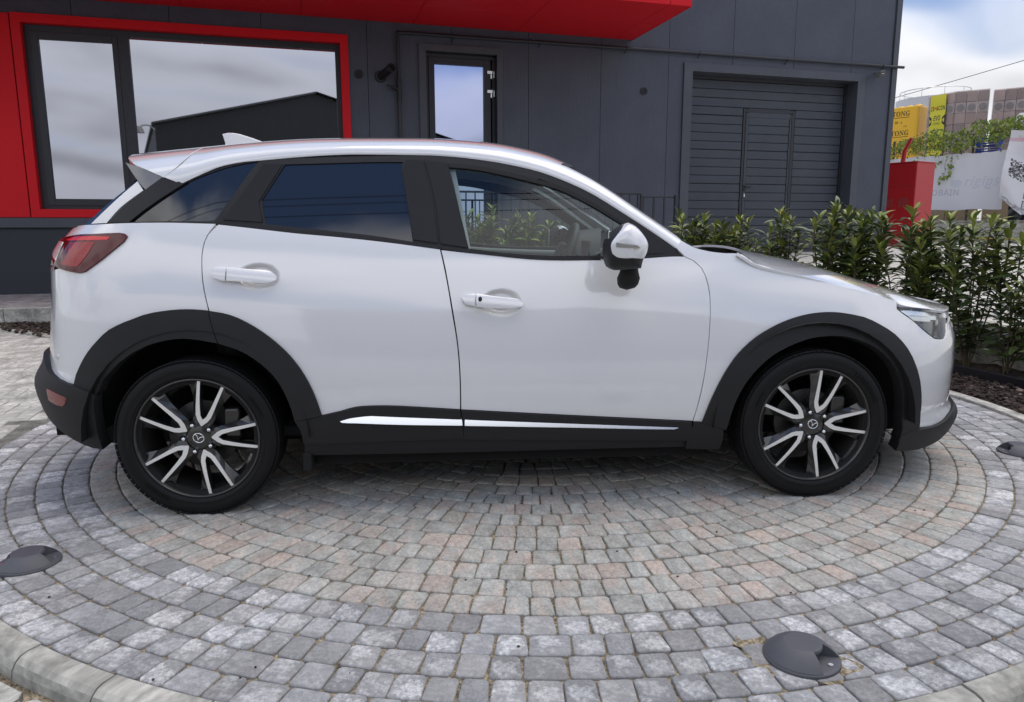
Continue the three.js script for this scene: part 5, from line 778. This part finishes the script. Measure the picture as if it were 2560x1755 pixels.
// ---------------------------------------------------------------- beyond the yard on the right
{
  const F0 = V3(14.57, 0, -20.75), FT = V3(0.555, 0, 0.832), FN = V3(-0.832, 0, 0.555), FTURN = Math.atan2(FN.x, FN.z);
  const onFence = (t, y, n = 0) => F0.clone().addScaledVector(FT, t).addScaledVector(FN, n).setY(y);
  // low concrete wall with a yellow pipe
  const lw = thing('boundary_wall', 'long low concrete wall below the white banners', 'wall', onFence(0, 0, 0.9).toArray(), FTURN); mesh('wall', rspan(-4, 12, 0.2, 1.30, -0.12, 0.12, 0.02), M2.concrete, lw); mesh('wall_top', span(-4, 12, 1.302, 1.34, -0.15, 0.15), M2.concrete, lw);
  const yp = thing('yellow_pipe', 'thin yellow pipe running along the low concrete wall', 'pipe', onFence(0, 0, 1.08).toArray(), FTURN); mesh('pipe', tube([V3(2.2, 0.55, 0), V3(2.2, 0.76, 0), V3(2.24, 0.80, 0), V3(5, 0.80, 0), V3(10, 0.80, 0)], 0.022, 60, 8), std([0.62, 0.38, 0.02], 0.5), yp);
  // mesh fence
  const fe = thing('mesh_fence', 'dark wire mesh fence rising behind the white banners', 'fence', F0.toArray(), FTURN), wires = [], fm = std([0.05, 0.055, 0.05], 0.6);
  for (let t = -4; t < 10; t += 0.06) wires.push(rod(V3(t, 1.3, 0), V3(t, 3.95, 0), 0.003, 4)); for (const y of [1.4, 1.9, 2.5, 3.1, 3.55, 3.75, 3.93]) wires.push(rod(V3(-4, y, 0.004), V3(10, y, 0.004), 0.004, 4)); mesh('wire_panel', merge(wires), fm, fe);
  for (const t of [-2.4, 0.05, 2.5, 5, 7.5]) mesh('post', rspan(t, t + 0.06, 1.2, 4.0, -0.07, -0.01, 0.004), fm, fe);
  // banners: cloth with print
  const cloth = (w, h, nx, ny, wave) => { const g = new THREE.PlaneGeometry(w, h, nx, ny), p = g.attributes.position; for (let i = 0; i < p.count; i++) { const [dx, dy, dz] = wave((p.getX(i) / w + 0.5), (p.getY(i) / h + 0.5)); p.setXYZ(i, p.getX(i) + dx, p.getY(i) + dy, dz); } g.computeVertexNormals(); const back = g.clone(), bp = back.attributes.position; for (let i = 0; i < bp.count; i++) bp.setZ(i, bp.getZ(i) - 0.006); return merge([g, back]); };
  const canvas = (w, h, draw) => { const c = document.createElement('canvas'); c.width = w; c.height = h; const x = c.getContext('2d'); draw(x, w, h); const t = new THREE.CanvasTexture(c); t.colorSpace = THREE.SRGBColorSpace; t.magFilter = THREE.LinearFilter; return t; };
  const b1 = canvas(1024, 412, (x, w, h) => { x.fillStyle = '#dcdce0'; x.fillRect(0, 0, w, h); x.fillStyle = '#d2d2d8'; x.fillRect(0, h * 0.60, w, 3); x.font = 'bold 66px sans-serif'; x.fillStyle = '#c2c3c9'; x.fillText('SAINT-GOBAIN', 250, 305); x.font = 'italic bold 92px sans-serif'; x.fillStyle = '#cdd0d8'; x.fillText('rigips', 742, 240); x.beginPath(); x.ellipse(690, 218, 44, 30, 0, 0, 7); x.fill(); x.fillStyle = '#b9bdc8'; x.fillRect(905, 258, 30, 6); });
  const bn = thing('banner', 'white advertising banner with faint grey lettering tied along the wire fence', 'banner', onFence(1.45, 2.57, 0.06).toArray(), FTURN);
  mesh('cloth', cloth(4.15, 1.76, 50, 20, (u, v) => [0, (v - 0.5) * 0.03 * Math.sin(u * 21) + (v > 0.9 ? -0.02 * Math.abs(Math.sin(u * 26)) : 0), 0.02 * Math.sin(u * 19 + v * 3) * (1 - v * 0.6) + 0.012 * fbm(u * 9, v * 6, 2, 3) + 0.012 * Math.sin(u * 70) * v * v]), std([1, 1, 1], 0.7, { map: b1 }), bn);
  for (let i = 0; i < 8; i++) mesh('tie', rbox(0.03, 0.05, 0.02, -1.95 + i * 0.55, 0.87, 0.03, 0.005), M2.blackPlastic, bn);
  const b2 = canvas(512, 640, (x, w, h) => { x.fillStyle = '#e2e1e3'; x.fillRect(0, 0, w, h); const g = x; g.fillStyle = '#dcb9bf'; g.fillRect(0, 70, w, 34); let s = 5; const r = () => { s = (s * 16807) % 2147483647; return s / 2147483647; }; for (let i = 0; i < 900; i++) { const k = Math.floor(30 + r() * 120); g.fillStyle = `rgb(${k},${k},${k})`; g.beginPath(); g.ellipse(40 + r() * 470, 300 + r() * 110 - (r() < 0.3 ? 40 : 0), 2 + r() * 9, 2 + r() * 5, r() * 3, 0, 7); g.fill(); } g.strokeStyle = '#55555a'; g.lineWidth = 5; for (const [a, b, c, d] of [[150, 430, 300, 90], [170, 450, 80, 55], [270, 450, 80, 55], [370, 450, 70, 55], [150, 540, 340, 60]]) { g.fillStyle = '#c9c9cd'; g.fillRect(a, b, c, d); g.strokeRect(a, b, c, d); } for (let i = 0; i < 260; i++) { const k = Math.floor(60 + r() * 110); g.fillStyle = `rgba(${k},${k},${k},.5)`; g.fillRect(r() * w, 590 + r() * 50, 4 + r() * 30, 2 + r() * 3); } });
  const bb = thing('banner', 'torn white banner with grey building and tree print hanging askew at the right edge', 'banner', onFence(4.65, 2.75, 0.42).toArray(), FTURN);
  mesh('cloth', cloth(2.0, 2.5, 30, 30, (u, v) => [(1 - v) * -0.10 * (1 - u), (v > 0.9 ? -0.05 * Math.sin(u * 9) ** 2 : 0) + (1 - v) * (u < 0.3 ? 0.55 * (0.3 - u) / 0.3 : 0), 0.09 * Math.sin(u * 8 + v * 5) + 0.05 * fbm(u * 5, v * 5, 1, 3)]), std([1, 1, 1], 0.7, { map: b2 }), bb);
  const scrim = thing('tarpaulin', 'dark grey patterned sheet below the torn banner at the right edge', 'tarpaulin', onFence(4.9, 1.85, 0.30).toArray(), FTURN); mesh('cloth', cloth(2.2, 1.1, 16, 8, (u, v) => [0, 0, 0.04 * Math.sin(u * 11 + v * 4)]), std([0.16, 0.16, 0.165], 0.8, { map: withRep(tex(256, 256, (u, v) => grey(0.5 + tile(u, v, 14, 3, 4) * 1.4)), 1) }), scrim);
  // climbing vine along the fence
  {
    const vine = thing('climbing_vine', 'bright green climbing vine trailing along the top of the wire fence', 'vine'), mats = [std([0.20, 0.27, 0.035], 0.6), std([0.27, 0.33, 0.05], 0.6), std([0.13, 0.19, 0.03], 0.6)], lists = [[], [], []], st = [];
    const lf = (() => { const s = new THREE.Shape(); s.moveTo(0, 0); s.quadraticCurveTo(0.042, 0.02, 0.03, 0.055); s.quadraticCurveTo(0.012, 0.075, 0, 0.11); s.quadraticCurveTo(-0.012, 0.075, -0.03, 0.055); s.quadraticCurveTo(-0.042, 0.02, 0, 0); return plain(new THREE.ShapeGeometry(s, 3)); })();
    const leafAt = (p, s) => { const g = lf.clone(); g.scale(s, s, s); g.rotateX(rr(-1.2, 0.8)); g.rotateZ(rr(2.2, 4.1)); g.rotateY(FTURN + rr(-1, 1)); g.translate(p.x, p.y, p.z); lists[Math.floor(rnd() * 3)].push(g); };
    for (let i = 0; i < 3600; i++) { const t = Math.pow(rnd(), 0.75) * 5.6, y0 = mixf(3.62, 4.02, smooth(-0.2, 2.0, t)), bulge = 0.22 * Math.sin(t * 2.1 + 0.6) + 0.12 * Math.sin(t * 5.3), th = 0.26 * smooth(-0.1, 1.2, t) * (1 - 0.45 * smooth(3.0, 4.5, t)) + 0.07; leafAt(onFence(t, y0 + bulge * 0.6 + jig(th) + (rnd() < 0.12 ? -0.3 * rnd() : 0), rr(-0.15, 0.35)), rr(0.5, 1.05)); }
    for (const [t0, y0, t1, y1] of [[1.95, 3.5, 1.72, 2.55], [2.05, 3.5, 1.95, 2.7], [0.3, 3.6, -0.15, 3.35], [1.75, 3.3, 1.45, 3.05]]) { const n = 16; st.push(tube(Array.from({ length: 6 }, (_, i) => onFence(mixf(t0, t1, i / 5) + jig(0.05), mixf(y0, y1, i / 5), 0.15)), 0.005, 20, 4)); for (let i = 0; i < n; i++) { const f = Math.pow(rnd(), 0.5); leafAt(onFence(mixf(t0, t1, f) + jig(0.05), mixf(y0, y1, f), 0.17), rr(0.8, 1.3)); } }
    st.push(tube([onFence(-0.2, 3.5, 0.05), onFence(1, 3.85, 0.05), onFence(2.5, 4.0, 0.05), onFence(5.4, 3.95, 0.05)], 0.012, 40, 5)); mesh('stem', merge(st), std([0.12, 0.11, 0.05], 0.9), vine);
    lists.forEach((l, i) => { const m = mesh('foliage', merge(l), mats[i], vine); m.userData.kind = 'stuff'; });
  }
  // red cabinet and the bar behind it
  {
    const cab = thing('electrical_cabinet', 'tall red metal cabinet with louvred vents standing beside the building corner', 'cabinet', [11.0, lotY(11, -14) - 0.05, -14.05], -1.08), red = phy([0.42, 0.008, 0.012], 0.4, { clearcoat: 0.2 });
    mesh('cabinet_body', rspan(-0.46, 0.46, 0.05, 2.08, -0.40, 0.40, 0.012), red, cab); mesh('roof', rspan(-0.475, 0.475, 2.08, 2.105, -0.415, 0.415, 0.006), red, cab); mesh('base', span(-0.42, 0.42, 0, 0.05, -0.36, 0.36), M3.frame, cab);
    mesh('door', rspan(-0.445, 0.445, 0.10, 1.52, 0.40, 0.412, 0.004), red, cab); mesh('door', rspan(-0.445, 0.445, 1.535, 2.06, 0.40, 0.412, 0.004), red, cab);
    for (const x0 of [-0.30, 0.08]) for (let i = 0; i < 3; i++) for (let k = 0; k < 7; k++) mesh('louvre', rspan(x0 + i * 0.085, x0 + i * 0.085 + 0.06, 1.02 + k * 0.032, 1.034 + k * 0.032, 0.411, 0.420, 0.002), std([0.25, 0.07, 0.07], 0.6), cab);
    const bar = thing('red_bar', 'slanted dark red metal bar sticking up behind the red cabinet', 'bar', [11.55, 2.4, -15.2], FTURN); const g = merge([rod(V3(-0.05, -0.4, 0), V3(0.05, 0.75, 0), 0.06, 8), rod(V3(0.05, 0.75, 0), V3(0.20, 1.05, 0), 0.045, 8)]); mesh('bar', g, red, bar);
  }
  // stacked building materials behind the fence
  const yellow = canvas(512, 640, (x, w, h) => { x.fillStyle = '#eeb930'; x.fillRect(0, 0, w, h); x.fillStyle = '#2b2415'; x.textAlign = 'center'; for (let r = 0; r < 3; r++) { const y = 90 + r * 208; x.font = 'bold 74px serif'; x.fillText('YTONG', w / 2 + 46, y); x.fillRect(w / 2 - 82, y + 12, 260, 6); x.font = 'bold 36px sans-serif'; x.fillText('C E   89   a   \u25B3', w / 2 + 30, y + 78); x.font = 'italic 24px sans-serif'; x.fillText('xella', w / 2 + 130, y + 118); } });
  const yb = canvas(64, 64, (x) => { x.fillStyle = '#e9b52d'; x.fillRect(0, 0, 64, 64); });
  const bagY = std([1, 1, 1], 0.45, { map: yb });
  for (const [t, y0, y1, lab] of [[0.85, 3.35, 5.56, 'yellow shrink-wrapped block pack with black lettering beside the building corner, upper one'], [0.85, 0.75, 3.25, 'yellow shrink-wrapped block pack under the upper one behind the fence']]) {
    const p = thing('wrapped_block_pack', lab, 'pallet', onFence(t - 2.1, 0, -2.9).toArray(), FTURN, undefined);
    mesh('wrapping', rspan(-0.95, 0.78, y0, y1, -0.95, 0, 0.05), bagY, p); { const g = new THREE.PlaneGeometry(1.5, y1 - y0 - 0.06); g.translate(-0.06, (y0 + y1) / 2, 0.004); mesh('print', g, std([1, 1, 1], 0.4, { map: yellow }), p); }
    if (y0 > 1) { const s = []; for (let i = 0; i < 5; i++) { const k = new THREE.SphereGeometry(0.12, 10, 8); k.scale(1.3, 0.7, 1); k.translate(-0.7 + i * 0.33, y1, -0.3 + jig(0.2)); s.push(k); } mesh('film_bulge', merge(s), bagY, p); }
  }
  const clay = [std([0.36, 0.23, 0.19], 0.6), std([0.46, 0.32, 0.28], 0.55), std([0.26, 0.165, 0.14], 0.65)], hole = std([0.20, 0.17, 0.165], 0.8), pale = std([0.46, 0.36, 0.33], 0.4);
  const tagTex = canvas(256, 512, (x, w, h) => { x.fillStyle = '#d9cf2e'; x.fillRect(0, 0, w, h); x.fillStyle = '#1d1c14'; x.textAlign = 'center'; for (const y of [0, 330]) { x.font = 'bold 52px sans-serif'; x.fillText('CE\u2009\u2009\u2009ACON', w / 2, y + 130); x.fillStyle = '#e8632a'; x.beginPath(); x.arc(w / 2 - 42, y + 118, 20, Math.PI, 0); x.fill(); x.fillStyle = '#1d1c14'; x.font = 'bold 60px sans-serif'; x.fillText('EVO', w / 2, y + 215); x.font = '30px sans-serif'; x.fillText('CERAMIC', w / 2, y + 250); for (const s of [0, 1]) { x.beginPath(); const e = s ? w : 0, d = s ? -1 : 1; x.moveTo(e, y + 170); x.lineTo(e + d * 42, y + 190); x.lineTo(e + d * 42, y + 240); x.lineTo(e, y + 260); x.fill(); x.fillStyle = '#d9cf2e'; x.beginPath(); x.moveTo(e + d * 6, y + 195); x.lineTo(e + d * 40, y + 215); x.lineTo(e + d * 6, y + 238); x.fill(); x.fillStyle = '#1d1c14'; } x.fillRect(50, y + 290, 156, 6); } });
  const brickPallet = (p, turn, w, label, tagged, lift = 0) => {
    const t = thing('brick_pallet', label, 'pallet', [p.x, 0, p.z], turn, undefined), top = 5.78 + lift, h = 0.365, n = 3, bw = w / n;
    for (let r = 0; r < 9; r++) for (let k = 0; k < n; k++) { // the back half of the load is one block deep in view
      const y1 = top - r * h, a = -w / 2 + k * bw; if (r % 3 === 1) { mesh('block', rspan(a + 0.008, a + bw - 0.008, y1 - h + 0.008, y1, -0.95, jig(0.012), 0.02), pale, t); const d = new THREE.CylinderGeometry(0.105, 0.105, 0.02, 20); d.scale(bw > 0.3 ? 1.1 : 1, 1, 1.15); d.rotateX(Math.PI / 2); d.translate(a + bw / 2, y1 - h / 2, 0.012); mesh('core_hole', d, hole, t); }
      else mesh('block', rspan(a + 0.006, a + bw - 0.006, y1 - h + 0.010, y1, -0.95, jig(0.03), 0.02), clay[Math.floor(rnd() * 3)], t);
    }
    mesh('pallet_base', span(-w / 2, w / 2, 0.6, top - 9 * h, -0.95, 0), std([0.3, 0.22, 0.14], 0.9), t);
    const f = new THREE.BoxGeometry(w + 0.02, 3.36, 1.0, 20, 30, 4), fp = f.attributes.position; for (let i = 0; i < fp.count; i++) fp.setZ(i, fp.getZ(i) + 0.018 * fbm(fp.getX(i) * 4, fp.getY(i) * 7, p.x, 3)); f.computeVertexNormals(); f.translate(0, top - 1.66, -0.46); mesh('stretch_film', f, phy([0.9, 0.88, 0.88], 0.18, { transmission: 0.9, thickness: 0 }), t);
    if (tagged) { const g = new THREE.PlaneGeometry(0.62, 2.1, 4, 16), q = g.attributes.position; for (let i = 0; i < q.count; i++) q.setZ(i, 0.012 * Math.sin(q.getY(i) * 9) + q.getY(i) * 0.0); g.computeVertexNormals(); g.translate(-0.05, top - 1.06, 0.085); mesh('print', g, std([1, 1, 1], 0.4, { map: tagTex }), t); }
  };
  const K = V3(17.15, 0, -21.38), LA = V3(0.79, 0, 0.62), TB = Math.atan2(-0.62, 0.79);
  brickPallet(K.clone().add(V3(-0.16, 0, -0.53)), Math.atan2(-1.07, 0.31), 1.06, 'film-wrapped brick pallet with a yellow printed sheet, right of the yellow packs', 1);
  ['film-wrapped pallet of pink hollow bricks right of the one with the yellow sheet', 'film-wrapped pallet of pink hollow bricks above the middle of the vine', 'film-wrapped pallet of pink hollow bricks cut off by the right edge'].forEach((lab, i) => brickPallet(K.clone().addScaledVector(LA, 0.52 + i * 1.0).add(V3(0, 0, [-0.05, 0.12, -0.02][i])), TB + [0.05, -0.07, 0.04][i], 0.98, lab, 0, [0, -0.07, 0.05][i]));
  { const p = thing('plastic_crate', 'blue plastic crates stacked behind the fence under the brick pallets', 'crate', onFence(2.7, 3.35, -0.8).toArray(), FTURN), m = std([0.012, 0.05, 0.34], 0.5); for (const y of [0, 0.32]) { for (const s of [-0.3, 0.3]) mesh('side', span(s - 0.01, s + 0.01, y, y + 0.28, -0.2, 0.2), m, p); for (let k = 0; k < 4; k++) mesh('slat', rspan(-0.30, 0.30, y + k * 0.072, y + k * 0.072 + 0.05, 0.2, 0.215, 0.004), m, p); mesh('bottom', span(-0.3, 0.3, y, y + 0.015, -0.2, 0.2), m, p); } }
  { const p = thing('bulk_bag', 'white filled bulk bag behind the torn banner at the right edge', 'bag', onFence(3.8, 4.2, -1.5).toArray(), FTURN), g = new RoundedBoxGeometry(1.3, 0.95, 0.9, 6, 0.28), q = g.attributes.position; for (let i = 0; i < q.count; i++) { const k = 1 + 0.18 * fbm(q.getX(i) * 3, q.getY(i) * 3, q.getZ(i) * 3, 3); q.setXYZ(i, q.getX(i) * k, q.getY(i) * k, q.getZ(i) * k); } g.computeVertexNormals(); mesh('bag', g, std([0.62, 0.62, 0.60], 0.7, { bumpMap: withRep(bumpTex, 2), bumpScale: 0.01 }), p); }
  { const c = V3(20.6, 5.4, -27.8), t = thing('storage_tank', 'white round storage tank with a top rail behind the yellow packs', 'tank', c.toArray()); const g = new THREE.CylinderGeometry(1.5, 1.5, 2.4, 40); mesh('tank_shell', g, std([0.55, 0.57, 0.60], 0.5), t); const r1 = new THREE.TorusGeometry(1.35, 0.02, 6, 50); r1.rotateX(Math.PI / 2); r1.translate(0, 1.55, 0); mesh('rail', r1, M3.steel, t); for (let i = 0; i < 10; i++) { const a = i * 0.63; mesh('rail_post', rod(V3(1.35 * Math.cos(a), 1.2, 1.35 * Math.sin(a)), V3(1.35 * Math.cos(a), 1.55, 1.35 * Math.sin(a)), 0.015, 5), M3.steel, t); } }
  const cable = (name, label, pts, r) => { const t = thing(name, label, 'cable'); mesh('cable', tube(pts, r, 60, 5), std([0.03, 0.03, 0.035], 0.7), t); };
  cable('overhead_cable', 'thin overhead cable crossing the sky at the right edge', [V3(16.5, 6.15, -36), V3(20.57, 7.20, -30.7), V3(23.43, 7.99, -26.4), V3(30, 9.9, -17)], 0.014);
  // what the glass and the paint mirror: a dark gabled hall and wires across the yard behind the viewer
  cable('overhead_cable', 'overhead cable behind the viewer, mirrored in the side glass, upper one', [V3(-24, 7.2, 6.4), V3(0, 8.6, 7), V3(24, 11.6, 7.6)], 0.014);
  cable('overhead_cable', 'overhead cable behind the viewer, mirrored in the side glass, middle one', [V3(-24, 6.8, 6.7), V3(0, 8.1, 7.3), V3(24, 11.2, 8)], 0.014);
  cable('overhead_cable', 'overhead cable behind the viewer, mirrored in the side glass, lowest one', [V3(-24, 7.8, 7.4), V3(0, 9.4, 8), V3(24, 12.4, 8.6)], 0.014);
  {
    const h = thing('warehouse', 'dark gabled hall mirrored in the large window', 'building', [3.3, 0, 16], Math.PI), m = std([0.040, 0.040, 0.034], 0.6, { bumpMap: withRep(ribTex, 1, 1), bumpScale: 0.004 });
    const s = new THREE.Shape([[-7.2, -0.2], [7.15, -0.2], [7.15, 5.72], [0, 7.55], [-7.2, 5.72]].map(([x, y]) => new THREE.Vector2(x, y))), g = new THREE.ExtrudeGeometry(s, { depth: 24, bevelEnabled: false }); g.translate(0, 0, -24); mesh('wall', metricUV(g), m, h);
    for (const k of [-1, 1]) { const r = span(0, 7.5, -0.03, 0.05, -24.1, 0.15); r.rotateZ(-k * 0.2506 * 0 - 0.2506); if (k < 0) r.applyMatrix4(new THREE.Matrix4().makeScale(-1, 1, 1)); r.translate(0, 7.60, 0); mesh('roof', r, std([0.10, 0.10, 0.09], 0.6), h); }
    const lamp = thing('floodlight', 'floodlight on a bracket at the mirrored hall corner', 'light fitting', [-3.85, 5.45, 15.9], Math.PI); mesh('bracket', tube([V3(0, 0, 0), V3(0.25, 0.18, 0.05), V3(0.55, 0.15, 0.1)], 0.035, 14, 6), M2.concrete, lamp); const f = new THREE.CylinderGeometry(0.1, 0.2, 0.28, 16); f.translate(0.62, -0.02, 0.1); mesh('head', f, M2.concrete, lamp);
  }
}
renderer.render(scene, camera);
